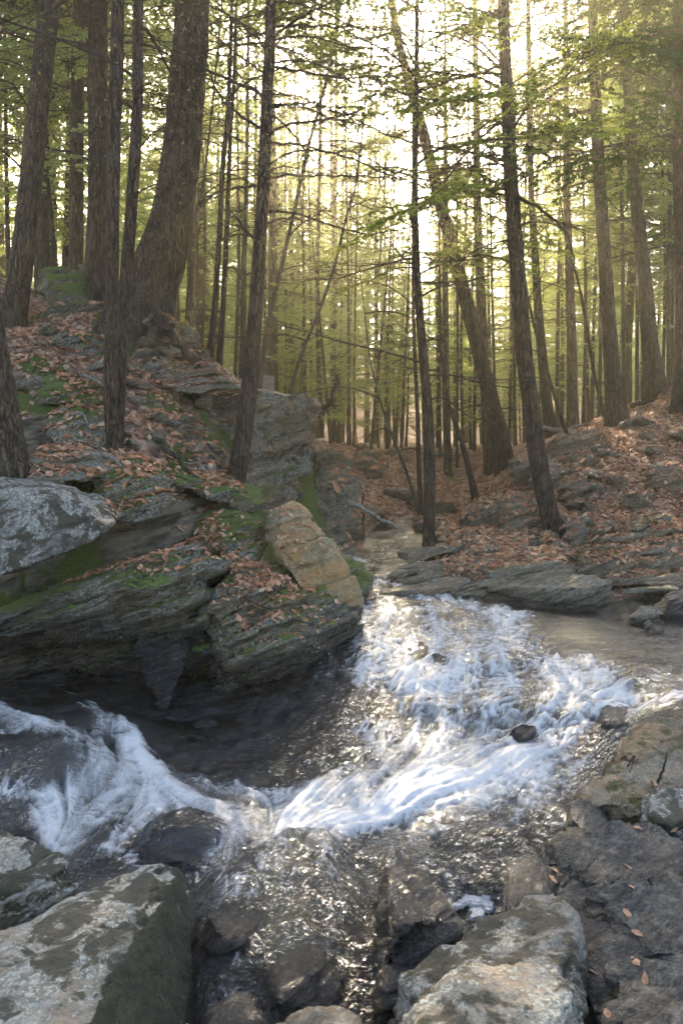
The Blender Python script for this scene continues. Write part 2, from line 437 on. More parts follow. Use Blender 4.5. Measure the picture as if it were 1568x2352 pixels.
# rocks the water runs over in a thin sheet: (u, v, z of centre, radius x, radius y, height)
DOMES = [(640, 2090, 0.0, .62, .75, .20), (560, 2180, 0, .3, .3, .16), (720, 2060, 0, .28, .35, .19), (640, 2010, 0, .3, .2, .2), (700, 1960, .1, .35, .30, .18), (420, 1905, .05, .34, .22, .17), (960, 2010, 0, .30, .35, .12), (1130, 1960, .05, .42, .4, .13),
         (640, 2300, 0.0, .45, .4, .12), (120, 1760, .2, .60, .33, .17), (1330, 1650, .35, .5, .25, .08), (1120, 1620, .4, .5, .3, .10), (960, 1560, .5, .4, .3, .08),
         (870, 1990, 0, .2, .3, .1), (1250, 1640, .35, .3, .2, .10), (980, 1620, .35, .3, .2, .08), (1130, 1530, .55, .5, .25, .08), (800, 2150, 0, .25, .5, .1)]
dome_c = [(*Wz(u, v, z)[:2], rx, ry, h) for (u, v, z, rx, ry, h) in DOMES]
def domes(X, Y):
    s = np.zeros(np.shape(X))
    wob = 0
    for (x, y, rx, ry, h) in dome_c:
        q = ((X - x) / rx) ** 2 + ((Y - y) / ry) ** 2
        s = np.maximum(s, h * np.clip(1.25 - q, 0, 1) ** .8 * 1.0)
    return s

TERR = [  # visible ground as (u, v, depth)
    (30, 1070, 9.3), (150, 1065, 10.0), (60, 960, 11.0), (-100, 1000, 10.5), (150, 800, 13.0), (60, 745, 13.5), (250, 700, 14.5), (130, 700, 14.8), (0, 640, 15.0), (-200, 600, 15.5),
    (350, 720, 14.0), (420, 765, 14.6), (460, 800, 15), (470, 875, 14.0), (540, 900, 15.4), (650, 920, 16.2), (712, 935, 16.2), (300, 900, 12.2), (400, 985, 12.0),
    (480, 1030, 11.8), (540, 1110, 12.0), (440, 1135, 11.0), (500, 1215, 10.8), (420, 1240, 10.3), (280, 1235, 9.9), (100, 1235, 10.5), (200, 980, 11.2), (560, 1150, 12.2),
    (730, 1200, 16.5), (790, 1275, 16.2), (830, 1215, 19), (840, 1140, 20.5), (850, 1060, 23.5), (950, 1062, 24), (900, 1045, 30), (1000, 1170, 21), (1040, 1125, 25),
    (900, 1250, 17.5), (905, 1305, 14.6), (960, 1302, 14.0), 
    (1700, 1270, 13.5), (1568, 1260, 13.3), (1568, 1100, 16.5), (1400, 1255, 13.6), (1400, 1100, 17.0), (1280, 1238, 14.4), (1250, 1135, 17.0), (1180, 1085, 21), (1100, 1215, 15.0),
    (1100, 1115, 23), (1040, 1292, 13.4), (1568, 1375, 11.8), (1420, 1350, 12.0), (1250, 1330, 12.3), (1120, 1330, 12.4), (1250, 1012, 21), (1330, 985, 21), (1410, 955, 21.5), (1500, 905, 22), (1568, 872, 22.3),
    (1700, 850, 22.5), (1600, 1480, 11.2), (1700, 1480, 10.5),
    (1600, 1690, 6.9), (1450, 1830, 6.3), (1400, 1980, 5.5), (1500, 2050, 4.8), (1600, 2200, 4.2)]
tp = [W(*t) for t in TERR]
for i, w in enumerate(WATER):
    p = wp[i].copy(); p[2] -= .22
    if w[0] in (820, 860): p[2] += .1
    tp.append(p)
tp += [np.array(t) for t in [(-3.6, 9.3, .25), (-2.5, 9.4, .2), (-1.6, 9.5, .1), (-.8, 9.7, .2), (-4.6, 9.1, .4), (-.8, 10.3, .8), (-.2, 10.4, .5), (-.75, 13.4, 1.8), (4.6, 5.8, .45), (-6.5, 10, 3.2), (-7.5, 7, 2.6), (-9, 13, 6.2), (-12, 20, 7), (-14, 30, 6), (-4, 19, 5.5), (-3, 24, 4.6), (-6, 32, 5.0), (-12, 45, 5.3), (0, 45, 4.3), (10, 45, 4.2), (-20, 60, 5.5), (0, 70, 5), (20, 60, 5), (35, 80, 5.5), (-35, 80, 5.5),
        (7, 9, 1.2), (7.5, 11, 1.8), (9, 14, 3.4), (12, 19, 5.6), (15, 28, 5.0), (18, 38, 4.8), (5.5, 27, 3.3), (8, 32, 3.8), (6.5, 6, .8), (6.5, 5, 1.0), (3.5, 3.5, .1), (-3.5, 5.5, .2), (-6, 5, .8), (0, 1, -.6), (3, 1.5, .2), (-3, 1.5, -.2), (-7, 2, .6), (7, 2, .8),
        (0, 38, 3.6), (3.5, 36, 3.7)]]
tp = np.array(tp)
terr_rbf = RBF(tp[:, :2], tp[:, 2], .02)

def blob_field(pts, X, Y):
    """max of soft discs (x, y, r, strength)"""
    s = np.zeros(np.shape(X))
    for (x, y, r, a) in pts: s = np.maximum(s, a * np.exp(-(((X - x) ** 2 + (Y - y) ** 2) / (r * r)) ** 1.5))
    return s

def terr_h(X, Y):
    shp = np.shape(X); X = np.ravel(X).astype(float); Y = np.ravel(Y).astype(float)
    z0 = terr_rbf(X, Y)
    wl_ = water_rbf(X, Y)
    inw = sstep(0.05, .30, z0 - wl_)              # 0 in the bed, 1 on the banks
    P = np.c_[X, Y, z0 * .6]
    n = fbm(P * .55, 4) * .28 + fbm(P * 2.3 + 5, 4) * .10 + fbm(P * 8, 3) * .03
    far = sstep(26, 45, Y)
    z0 = z0 + sstep(62, 116, Y) * sstep(131, 119, Y) * 13
    z = z0 + n * (inw * .9 + .1) * (1 + far)
    # bedding steps on the banks
    q = z + .33 * X * 0 + fbm(P * .9 + 31, 3) * .25
    st = .17; k = q / st; fr_ = k - np.floor(k)
    stepz = (np.floor(k) + sstep(.62, .98, fr_)) * st - q
    z = z + stepz * .75 * inw * (1 - far) * sstep(-.1, .25, fbm(P * .5 + 77, 2) + .12)
    return z.reshape(shp), inw.reshape(shp)

def fan(y0, y1, ny, nx, hw):
    """rows that widen with distance"""
    Yr = y0 * (y1 / y0) ** np.linspace(0, 1, ny)
    t = np.linspace(-1, 1, nx)
    Y = np.repeat(Yr[:, None], nx, 1); X = t[None] * (hw(Yr)[:, None])
    i = np.arange(ny - 1)[:, None] * nx; j = np.arange(nx - 1)[None]
    Q = np.stack([i + j, i + j + 1, i + nx + j + 1, i + nx + j], -1).reshape(-1, 4)
    return X, Y, Q

X, Y, Q = fan(2.0, 130.0, 520, 420, lambda y: y * .56 + 2.5)
Z, INW = terr_h(X, Y)
Z = Z + domes(X, Y) * .97 * (1 - INW)
edge = sstep(122, 130, Y)
Z = Z * (1 - edge) + 5 * edge
gx = np.gradient(Z, axis=1) / (np.gradient(X, axis=1) + 1e-6); gy = np.gradient(Z, axis=0) / (np.gradient(Y, axis=0) + 1e-6)
slope = np.hypot(gx, gy)
P3 = np.c_[X.ravel(), Y.ravel(), Z.ravel()]
nz1 = fbm(P3 * .7 + 9, 3).reshape(X.shape)
WLV = water_rbf(X, Y)
rocky = np.clip(sstep(.9, 1.5, slope) + sstep(.25, .02, Z - WLV) * (Y < 18) + sstep(.15, .4, nz1) * .35 * (Y < 30), 0, 1)
left = sstep(.6, -.6, X - (-.2) - (Y - 12) * .02)
moss_t = np.clip(left * sstep(-.1, .4, fbm(P3 * 1.1 + 40, 3).reshape(X.shape)) * 1.1 * (Y < 22) + (1 - left) * .12 * (Y < 22), 0, 1)
leafy = np.clip(.9 - rocky * .6 - moss_t * .3, 0, 1)
wet_t = sstep(.16, .0, Z - WLV) * (Y < 20)
me = mesh_np('ground', P3, Q, M['ground'], True, {'rocky': rocky.ravel(), 'moss': moss_t.ravel(), 'leafy': leafy.ravel(), 'wet': wet_t.ravel()})
ground = tag(link('ground', me), 'brown leaf strewn forest floor and stream banks', kind='structure')
TV, TQ = P3, Q
# the land farther out, one sheet to the horizon
a = Acc(); ng = 40
g = np.linspace(-1, 1, ng); GX, GY = np.meshgrid(np.sign(g) * np.abs(g) ** 2.2 * 900, np.sign(g) * np.abs(g) ** 2.2 * 900 + 60)
GZ = np.where(np.hypot(GX, GY - 60) < 120, -2.0, 4.2 + fbm(np.c_[GX.ravel(), GY.ravel(), GX.ravel() * 0] * .01, 3).reshape(GX.shape) * 3)
i = np.arange(ng - 1)[:, None] * ng; j = np.arange(ng - 1)[None]
a.add(np.c_[GX.ravel(), GY.ravel(), GZ.ravel()], np.stack([i + j, i + j + 1, i + ng + j + 1, i + ng + j], -1).reshape(-1, 4))
tag(link('far_ground', a.mesh('far_ground', M['ground'])), 'forest floor running on to the horizon', kind='structure')

# ---- flow lines and white water ----------------------------------------------------------
FLOW = [  # (u0, v0, u1, v1, z)
    (900, 1340, 960, 1400, .9), (1000, 1340, 1080, 1410, .85), (870, 1420, 850, 1500, .7), (1000, 1420, 1090, 1480, .75), (1130, 1400, 1200, 1450, .75), (1100, 1480, 1040, 1560, .6),
    (1250, 1430, 1160, 1440, .72), (1550, 1400, 1400, 1420, .7), (1568, 1480, 1400, 1500, .7), (1568, 1560, 1420, 1570, .7), (1300, 1500, 1330, 1560, .65), (1250, 1540, 1330, 1610, .5),
    (1560, 1600, 1450, 1640, .6), (1400, 1600, 1280, 1640, .45), (1200, 1560, 1120, 1640, .45), (1050, 1600, 1080, 1700, .35), (900, 1500, 850, 1600, .5), (840, 1620, 780, 1700, .25),
    (1250, 1680, 1120, 1720, .3), (1200, 1720, 1050, 1780, .2), (1050, 1720, 880, 1790, .2), (900, 1780, 750, 1850, .12), (780, 1830, 650, 1890, .08), (900, 1850, 700, 1900, .05),
    (0, 1620, 130, 1660, .45), (150, 1660, 220, 1720, .4), (240, 1630, 300, 1720, .35), (290, 1660, 335, 1780, .2), (200, 1700, 300, 1790, .2), (0, 1660, 200, 1730, .4),
    (340, 1790, 480, 1830, .1), (470, 1810, 620, 1890, .07), (350, 1830, 560, 1860, .06), (300, 1790, 180, 1850, .1), (0, 1800, 80, 1820, .15), (90, 1830, 150, 1940, .0), (250, 1850, 140, 1930, -.02),
    (450, 1880, 330, 1910, 0), (640, 1900, 660, 2000, .0), (550, 1920, 540, 2060, .0), (700, 1960, 640, 2200, .0), (760, 1920, 800, 2100, 0), (600, 2200, 540, 2352, -.1), (450, 1940, 440, 2000, 0),
    (1000, 1900, 900, 1920, 0), (1150, 1850, 1000, 1880, .05), (1250, 1850, 1150, 1950, .05), (1050, 1960, 1000, 2000, 0), (1200, 1900, 1250, 2050, 0), (700, 2250, 720, 2352, -.1), (600, 1720, 500, 1740, .1), (750, 1700, 620, 1760, .12)]
FOAM = [
    ([(340, 1785, .11), (450, 1800, .1), (560, 1818, .09), (660, 1835, .09)], .27, 1.15),    ([(900, 1400, .85), (960, 1500, .62), (1020, 1620, .42)], .8, .55), ([(1120, 1450, .75), (1180, 1600, .46), (1180, 1720, .25)], .8, .55), ([(1250, 1600, .5), (1300, 1680, .33)], .5, .35), ([(780, 1700, .2), (700, 1780, .1)], .4, .3), ([(640, 1950, .05), (700, 2150, .0)], .7, .24), ([(560, 1900, .03), (540, 2100, .0)], .12, .4), ([(700, 1930, .04), (780, 2080, .0), (770, 2200, -.05)], .10, .42), ([(1150, 1850, .1), (1000, 1930, 0)], .5, .25),  # strokes: points (u, v, z), radius m, strength
    ([(880, 1340, 1.0), (960, 1360, .95), (1000, 1345, 1.0)], .35, .95),
    ([(960, 1360, .95), (1060, 1385, .88), (1150, 1410, .82)], .42, .95),
    ([(860, 1400, .88), (850, 1470, .7), (900, 1480, .66)], .45, .62),
    ([(1150, 1410, .82), (1180, 1460, .74), (1130, 1500, .66), (1060, 1560, .55)], .36, .95),
    ([(1000, 1400, .86), (1060, 1450, .76)], .4, .6), ([(940, 1500, .6), (1000, 1560, .5), (1060, 1570, .5)], .35, .72),
    ([(850, 1540, .5), (950, 1570, .48), (1060, 1570, .5), (1200, 1550, .56)], .33, .85),
    ([(1260, 1530, .6), (1310, 1580, .5), (1340, 1640, .42)], .26, 1.0), ([(1340, 1520, .62), (1390, 1590, .5), (1440, 1640, .44)], .25, 1.0),
    ([(1568, 1600, .66), (1500, 1612, .6), (1430, 1620, .5)], .16, .95), ([(1620, 1600, .66), (1568, 1600, .66)], .16, .9), ([(1280, 1640, .38), (1200, 1620, .42)], .3, .75),
    ([(1080, 1600, .42), (1100, 1680, .28)], .18, .9), ([(1200, 1610, .44), (1000, 1660, .3)], .35, .55),
    ([(1200, 1670, .3), (1250, 1700, .26), (1180, 1740, .22)], .25, .8),
    ([(860, 1660, .3), (890, 1740, .2)], .16, .8), ([(950, 1700, .24), (1100, 1710, .25), (1180, 1730, .22)], .30, .9),
    ([(1150, 1760, .18), (1000, 1770, .17), (850, 1800, .14)], .40, 1.1), ([(870, 1820, .1), (700, 1850, .08), (640, 1885, .06)], .34, 1.2), ([(1080, 1800, .12), (900, 1860, .05), (760, 1880, .05)], .34, 1.0),
    ([(640, 1885, .06), (560, 1850, .07), (430, 1815, .09), (330, 1785, .11)], .33, 1.2), ([(330, 1785, .11), (250, 1810, .08), (150, 1860, .04)], .26, 1.1), ([(560, 1880, .04), (350, 1850, .05), (240, 1860, .02)], .20, .7),
    ([(-60, 1625, .46), (60, 1650, .45), (160, 1690, .36), (230, 1740, .24), (310, 1790, .11)], .17, 1.0), ([(0, 1680, .42), (120, 1700, .36)], .13, .8),
    ([(200, 1625, .44), (250, 1650, .38)], .14, .5), ([(260, 1665, .36), (300, 1720, .22), (330, 1780, .11)], .18, 1.05), ([(-100, 1650, .45), (80, 1690, .38), (220, 1730, .25)], .34, .55), ([(250, 1760, .18), (420, 1800, .09)], .2, .8), ([(270, 1640, .4), (320, 1700, .26), (345, 1770, .11)], .10, .9),
    ([(-60, 1800, .2), (60, 1815, .14), (150, 1850, .04)], .10, .75), ([(-60, 1860, .05), (60, 1850, .05)], .1, .5),
    ([(100, 1880, 0), (140, 1950, -.1)], .11, 1.15), ([(230, 1870, .0), (170, 1930, -.08)], .15, 1.0), ([(300, 1880, .02), (240, 1930, -.02)], .10, .7), ([(330, 1890, .02), (250, 1925, 0), (300, 1950, -.02)], .07, .8),
    ([(380, 1960, 0), (300, 1960, 0)], .10, .5), ([(470, 1890, .02), (330, 1880, .02)], .07, .8), ([(480, 1950, 0), (450, 2010, 0)], .10, .45), ([(560, 1900, .02), (660, 1925, .05)], .18, .6),
    ([(830, 1650, .3), (780, 1720, .18), (700, 1760, .1)], .25, .38), ([(1300, 1760, .2), (1180, 1860, .1), (1000, 1890, .03)], .25, .32), ([(560, 1980, 0), (640, 2020, .1)], .3, .30), ([(820, 1340, 1.1), (860, 1330, 1.05)], .25, .8),
    ([(815, 1282, 1.2), (830, 1290, 1.17)], .2, .9)]

gx0, gx1, gy0, gy1, gs = -6.0, 8.0, 2.0, 18.0, .0125
nxg, nyg = int((gx1 - gx0) / gs), int((gy1 - gy0) / gs)
# direction field on a coarse grid
cx = np.linspace(gx0, gx1, 140); cyy = np.linspace(gy0, gy1, 160)
CX, CY = np.meshgrid(cx, cyy)
fa = np.array([np.r_[(Wz(a_, b_, z_)[:2] + Wz(c_, d_, z_)[:2]) / 2, Wz(c_, d_, z_)[:2] - Wz(a_, b_, z_)[:2]] for (a_, b_, c_, d_, z_) in FLOW])
fd = fa[:, 2:] / np.linalg.norm(fa[:, 2:], axis=1)[:, None]
D2 = (CX.ravel()[:, None] - fa[None, :, 0]) ** 2 + (CY.ravel()[:, None] - fa[None, :, 1]) ** 2
wgt = 1 / (D2 + .02) ** 1.6
DIR = wgt @ fd; DIR /= np.linalg.norm(DIR, axis=1)[:, None] + 1e-9
DIR = DIR.reshape(160, 140, 2)
ang = fbm(np.c_[CX.ravel() * 1.3, CY.ravel() * 1.3, CX.ravel() * 0], 3).reshape(160, 140) * .8
DIR = np.stack([DIR[..., 0] * np.cos(ang) - DIR[..., 1] * np.sin(ang), DIR[..., 0] * np.sin(ang) + DIR[..., 1] * np.cos(ang)], -1)

def bil(A, x, y, x0, y0, sx, sy):
    fx = np.clip((x - x0) / sx, 0, A.shape[1] - 1.001); fy = np.clip((y - y0) / sy, 0, A.shape[0] - 1.001)
    i = fx.astype(np.int32); j = fy.astype(np.int32); u = fx - i; v = fy - j
    if A.ndim == 3: u = u[:, None]; v = v[:, None]
    return (A[j, i] * (1 - u) + A[j, i + 1] * u) * (1 - v) + (A[j + 1, i] * (1 - u) + A[j + 1, i + 1] * u) * v

def blur(A, k):
    for ax in (0, 1):
        c = np.cumsum(np.concatenate([np.repeat(np.take(A, [0], ax), k, ax), A, np.repeat(np.take(A, [-1], ax), k, ax)], ax), ax)
        n = A.shape[ax]; A = (np.take(c, range(2 * k, 2 * k + n), ax) - np.take(c, range(0, n), ax)) / (2 * k)
    return A
N1 = blur(rng.random((nyg, nxg)), 1); N1 = (N1 - N1.mean()) / N1.std()
N2 = blur(blur(rng.random((nyg, nxg)), 3), 3); N2 = (N2 - N2.mean()) / N2.std()
N3 = blur(blur(rng.random((nyg, nxg)), 8), 8); N3 = (N3 - N3.mean()) / N3.std()

WX, WY, WQ = fan(2.6, 17.5, 640, 620, lambda y: y * .46 + .55)
def lic(Nz, x, y, steps, ds):
    acc = bil(Nz, x, y, gx0, gy0, gs, gs); 
    for sgn in (1, -1):
        px, py = x.copy(), y.copy()
        for k in range(steps):
            d = bil(DIR, px, py, gx0, gy0, cx[1] - cx[0], cyy[1] - cyy[0])
            px += sgn * ds * d[:, 0]; py += sgn * ds * d[:, 1]
            acc = acc + bil(Nz, px, py, gx0, gy0, gs, gs)
    acc /= acc.std()
    return acc
wx, wy = WX.ravel(), WY.ravel()
L1 = lic(N1, wx, wy, 13, .014); L2 = lic(N2, wx, wy, 18, .028); L3 = lic(N3, wx, wy, 13, .06)
FO = np.zeros(len(wx))
for pts, r, s in FOAM:
    P = np.array([Wz(*p)[:2] for p in pts])
    best = np.full(len(wx), 1e9)
    for k in range(len(P) - 1):
        ab = P[k + 1] - P[k]; t = np.clip(((wx - P[k, 0]) * ab[0] + (wy - P[k, 1]) * ab[1]) / (ab @ ab), 0, 1)
        best = np.minimum(best, np.hypot(wx - P[k, 0] - t * ab[0], wy - P[k, 1] - t * ab[1]))
    FO = 1 - (1 - FO) * (1 - np.clip(s * np.exp(-(best / r) ** 2), 0, .97))
silk = blob_field([(*Wz(u_, v_, z_)[:2], r_, 1) for u_, v_, z_, r_ in [(1100, 1740, .2, .55), (950, 1780, .15, .6), (800, 1830, .1, .6), (640, 1880, .06, .6), (480, 1830, .08, .6), (330, 1790, .1, .6), (200, 1830, .05, .6), (250, 1700, .3, .5), (60, 1660, .42, .7), (100, 1900, 0, .5), (-100, 1700, .3, .8), (1300, 1600, .5, .25), (1400, 1600, .5, .25)]], wx, wy)
Pq = np.c_[wx, wy, wy * 0]
wrp = np.c_[fbm(Pq * 3 + 4, 2), fbm(Pq * 3 + 44, 2), wy * 0] * .22
tb = 1 - 2 * np.abs(fbm((Pq + wrp) * np.array((5, 7, 1)) + 8, 4)) ; tb = (tb - tb.mean()) / tb.std()
tf = fbm((Pq + wrp) * np.array((17, 24, 1)), 3); tf = tf / tf.std()
strand = L1 * .05 + L2 * .09 + L3 * .14 + tf * .05 + tb * .05
broken = tb * .15 + tf * .12 + L3 * .11 + L2 * .11 + L1 * .07
foam = np.clip((FO * 1.02 + (strand * silk + broken * (1 - silk)) * (1.0 - .25 * FO) - .30) / 1.02, 0, 1) ** 1.25
base = water_rbf(wx, wy)
pool = np.clip(sstep(2.2, 2.9, wx) * sstep(7.9, 8.7, wy), 0, 1)
chop = np.clip(1 - .62 * pool, 0, 1)
still = blob_field([(*Wz(450, 1670, .1)[:2], .7, .6)], wx, wy)
chop = np.clip(chop - still * .75, .05, 1)
film = domes(wx, wy)
P3w = np.c_[wx, wy, wy * 0]
wz = base + film * 1.0 + chop * ((L3 * .014 + L2 * .010 + L1 * .003) * (.45 + .55 * silk) + fbm(P3w * 2.2, 3) * .05 + (fbm(P3w * 6.0, 3) * .034 + tb * .003 + fbm(P3w * np.array((15., 20., 1)), 2) * .010) * (1 - .6 * silk) * (1 - .45 * foam)) + foam * .018 + pool * (fbm(P3w * np.array((1.3, 6.5, 1)), 3) * .022 + fbm(P3w * np.array((3., 16., 1)), 2) * .006)
me = mesh_np('stream_water', np.c_[wx, wy, wz], WQ, M['water'], True, {'foam': foam, 'chop': chop}, uv=P3w[:, :2])
tag(link('stream', me), 'white rapids and dark sheets of water running down the rocky stream', kind='structure')

# ------------------------------------------------------------------ rocks
rock_bvh_src = []      # (verts, faces) for the leaf scatter
def hull_remesh(ptsets, voxel):
    bm = bmesh.new()
    for pts in ptsets:
        b2 = bmesh.new()
        for p in pts: b2.verts.new(p)
        r = bmesh.ops.convex_hull(b2, input=b2.verts)
        dead_ = {g_ for g_ in r['geom_interior'] if isinstance(g_, bmesh.types.BMVert)} | {v for v in b2.verts if not v.link_faces}
        bmesh.ops.delete(b2, geom=list(dead_), context='VERTS')
        tmp = bpy.data.meshes.new('tmp'); b2.to_mesh(tmp); b2.free(); bm.from_mesh(tmp); bpy.data.meshes.remove(tmp)
    me = bpy.data.meshes.new('hull'); bm.to_mesh(me); bm.free()
    o = bpy.data.objects.new('hull_tmp', me); COL.objects.link(o)
    md = o.modifiers.new('r', 'REMESH'); md.mode = 'VOXEL'; md.voxel_size = voxel
    dg = bpy.context.evaluated_depsgraph_get(); ev = o.evaluated_get(dg)
    out = bpy.data.meshes.new_from_object(ev)
    n = len(out.vertices); V = np.empty(n * 3); out.vertices.foreach_get('co', V); V = V.reshape(-1, 3)
    Nn = np.empty(n * 3); out.vertex_normals.foreach_get('vector', Nn); Nn = Nn.reshape(-1, 3)
    lt = np.empty(len(out.loops), dtype=np.int32); out.loops.foreach_get('vertex_index', lt)
    tot = np.empty(len(out.polygons), dtype=np.int32); out.polygons.foreach_get('loop_total', tot)
    st = np.cumsum(tot) - tot
    Q = lt[(st[tot == 4][:, None] + np.arange(4))]; T = lt[(st[tot == 3][:, None] + np.arange(3))]
    bpy.data.objects.remove(o); bpy.data.meshes.remove(me); bpy.data.meshes.remove(out)
    return V, Nn, [x for x in (Q, T) if len(x)]

def vnormals(V, Fs):
    Nn = np.zeros_like(V)
    for f in Fs:
        a_, b_, c_ = V[f[:, 0]], V[f[:, 1]], V[f[:, -1]]
        fn = np.cross(b_ - a_, c_ - a_)
        for k in range(f.shape[1]):
            for ax in range(3): Nn[:, ax] += np.bincount(f[:, k], fn[:, ax], len(V))
    return Nn / (np.linalg.norm(Nn, axis=1)[:, None] + 1e-12)

def smooth_v(V, Fs, it):
    for _ in range(it):
        S = np.zeros_like(V); C = np.zeros(len(V))
        for f in Fs:
            m = V[f].mean(1)
            for k in range(f.shape[1]):
                for ax in range(3): S[:, ax] += np.bincount(f[:, k], m[:, ax], len(V))
                C += np.bincount(f[:, k], minlength=len(V))
        V = V * .3 + .7 * S / C[:, None]
    return V

SN = np.array(Matrix.Rotation(-R(22), 3, 'Y') @ Matrix.Rotation(-R(8), 3, 'X') @ Vector((0, 0, 1)))   # bedding normal
SN /= np.linalg.norm(SN)
def make_rock(name, label, ptsets, mat, voxel=.04, strata=.06, lump=.08, moss=0., wet_z=None, wet=0., layer=.16, rounding=3, sn=None, seed=0,
              cat='rock', group=None, wetlift=.2, mossbias=0.0, parent=None, moss_thick=.02, chips=14, moss_dir=None):
    if not isinstance(ptsets[0], (list, tuple)): ptsets = [ptsets]
    V, Nn, Fs = hull_remesh([[Vector(p) for p in ps] for ps in ptsets], voxel)
    V = smooth_v(V, Fs, rounding)
    n_s = SN if sn is None else np.array(sn) / np.linalg.norm(sn)
    o = seed * 13.7
    size = (V.max(0) - V.min(0)).mean()
    Nn = vnormals(V, Fs)
    V = V + Nn * (fbm(V * (1.6 / max(size, .3)) + o, 3) * lump * size * .9)[:, None]
    crs = np.random.default_rng(seed + 5); cen_ = V.mean(0)
    for _k in range(chips):
        nn_ = crs.normal(size=3); nn_[2] = abs(nn_[2]) * .8 + .1; nn_ /= np.linalg.norm(nn_)
        pr = (V - cen_) @ nn_; off = pr.max() * crs.uniform(.80, .96)
        V = V - nn_[None] * (np.maximum(pr - off, 0) * .92)[:, None]
    Nn = vnormals(V, Fs)
    if strata:
        h = V @ n_s + fbm(V * .9 + o, 3) * .10 + fbm(V * 4 + o, 2) * .015
        k = h / layer; ki = np.floor(k); f = k - ki
        hsh = np.modf(np.sin((ki + seed * 7) * 78.233) * 43758.5453)[0]
        hs2 = np.modf(np.sin((ki + seed * 7 + 1) * 78.233) * 43758.5453)[0]
        prof = hsh + (hs2 - hsh) * sstep(.9, 1.0, f)
        k2 = h / (layer * .31) + 3.3; f2 = np.abs((k2 - np.floor(k2)) - .5) * 2
        crev = -sstep(.78, 1.0, f2) * .5 - sstep(.8, 1., np.abs(f - .5) * 2) * 1.0
        lat = Nn - n_s[None] * (Nn @ n_s)[:, None]
        amt = (prof * .8 + crev * .6 + fbm(np.c_[V[:, 0] * 1.5, V[:, 1] * 1.5, ki * 3.3] + o, 2) * 1.1) * strata
        V = V + lat * amt[:, None]
        # broken steps over the bedding surface
        s2 = fbm(V * 2.0 + o + 50, 3); sq = np.floor(s2 * 5) / 5
        V = V + n_s[None] * ((sq * strata * .55) * np.abs(Nn @ n_s))[:, None]
    V = V + Nn * (fbm(V * 5 + o, 4) * .034 + (np.abs(fbm(V * 3.1 + o + 70, 3)) - .2) * .05 + fbm(V * 18 + o, 3) * .012)[:, None] * min(1, size)
    Nn = vnormals(V, Fs)
    mm = np.clip(sstep(.25, .8, Nn[:, 2]) * moss * 1.4 * (.55 + .9 * fbm(V * 1.6 + o + 9, 3)) + mossbias, 0, 1)
    if moss_dir: mm = np.clip(mm + sstep(.0, .45, Nn @ np.array(moss_dir)) * .75, 0, 1)
    V = V + Nn * (sstep(.35, .7, mm) * (moss_thick + fbm(V * 22, 2) * .008))[:, None]
    wv = np.full(len(V), float(wet))
    wv = np.maximum(wv, sstep(wetlift, 0, V[:, 2] - water_rbf(V[:, 0], V[:, 1]) - .05)) if wet_z is None else wv
    org = np.array((*((V.max(0) + V.min(0)) / 2)[:2], V[:, 2].min()))
    me = mesh_np(name, V - org, Fs, mat, True, {'moss': mm, 'wet': wv})
    ob = link(name, me, parent); ob.location = org
    if parent is None: tag(ob, label, cat, group)
    rock_bvh_src.append((V, Fs))
    return ob

def ext(pts, dy=.6, dz=0., dx=0., shrink=.9):
    """front outline (u, v, d) plus a copy of it pushed back in the world"""
    P = [W(*p) for p in pts]; c = sum(P) / len(P)
    return P + [c + (p - c) * shrink + np.array((dx, dy, dz)) for p in P]

# left bank
make_rock('rock_outcrop', 'large dark overhanging outcrop of tilted schist layers above the left rapids', [
    ext([(476, 1262, 8.7), (430, 1285, 8.45), (300, 1318, 8.3), (120, 1385, 8.2), (-160, 1470, 8.0), (480, 1400, 8.9), (470, 1440, 9.0), (200, 1470, 8.7), (-160, 1540, 8.7)], 2.4, .15),
    ext([(400, 1360, 8.9), (-160, 1500, 8.8), (520, 1500, 9.2), (440, 1600, 9.7), (330, 1590, 9.9), (-160, 1590, 10.2)], 2.0),
    ], M['schist'], .032, .17, .03, .75, layer=.15, seed=1, wetlift=1.7, cat='rock outcrop')
make_rock('rock_outcrop', 'low outcrop tongue with leaves and moss on its sloping top beside the cascade', [
    [W(*p) for p in [(470, 1290, 9.2), (530, 1420, 8.75), (560, 1490, 8.6), (640, 1500, 8.8), (740, 1470, 9.2), (815, 1410, 9.9), (825, 1370, 10.4), (740, 1310, 10.8), (620, 1265, 10.9), (500, 1235, 10.6)]]
    + [W(*p) for p in [(480, 1600, 9.2), (600, 1600, 9.4), (720, 1560, 9.8), (815, 1480, 10.4), (500, 1500, 11), (700, 1460, 11.5)]]],
    M['schist'], .032, .13, .03, .7, layer=.11, seed=2, wetlift=.9, cat='rock outcrop')
make_rock('hanging_stone', 'pointed dark stone wedge hanging down under the overhang to the water', [
    ext([(295, 1470, 8.75), (430, 1500, 8.75), (408, 1570, 8.7), (374, 1645, 8.7), (345, 1570, 8.7)], .9, .2)], M['dark_rock'], .022, .06, .02, 0, wet=.7, seed=3, chips=3, rounding=1)
make_rock('boulder', 'grey lichen speckled boulder at the left edge above the dark outcrop', [
    ext([(-120, 1108, 8.2), (0, 1115, 8.1), (110, 1125, 8.25), (190, 1160, 8.2), (243, 1215, 8.1), (190, 1255, 7.9), (90, 1295, 7.8), (0, 1332, 7.7), (-120, 1345, 7.7)], 1.1, .1)],
    M['grey_rock'], .035, .03, .03, .1, layer=.3, seed=4, cat='boulder')
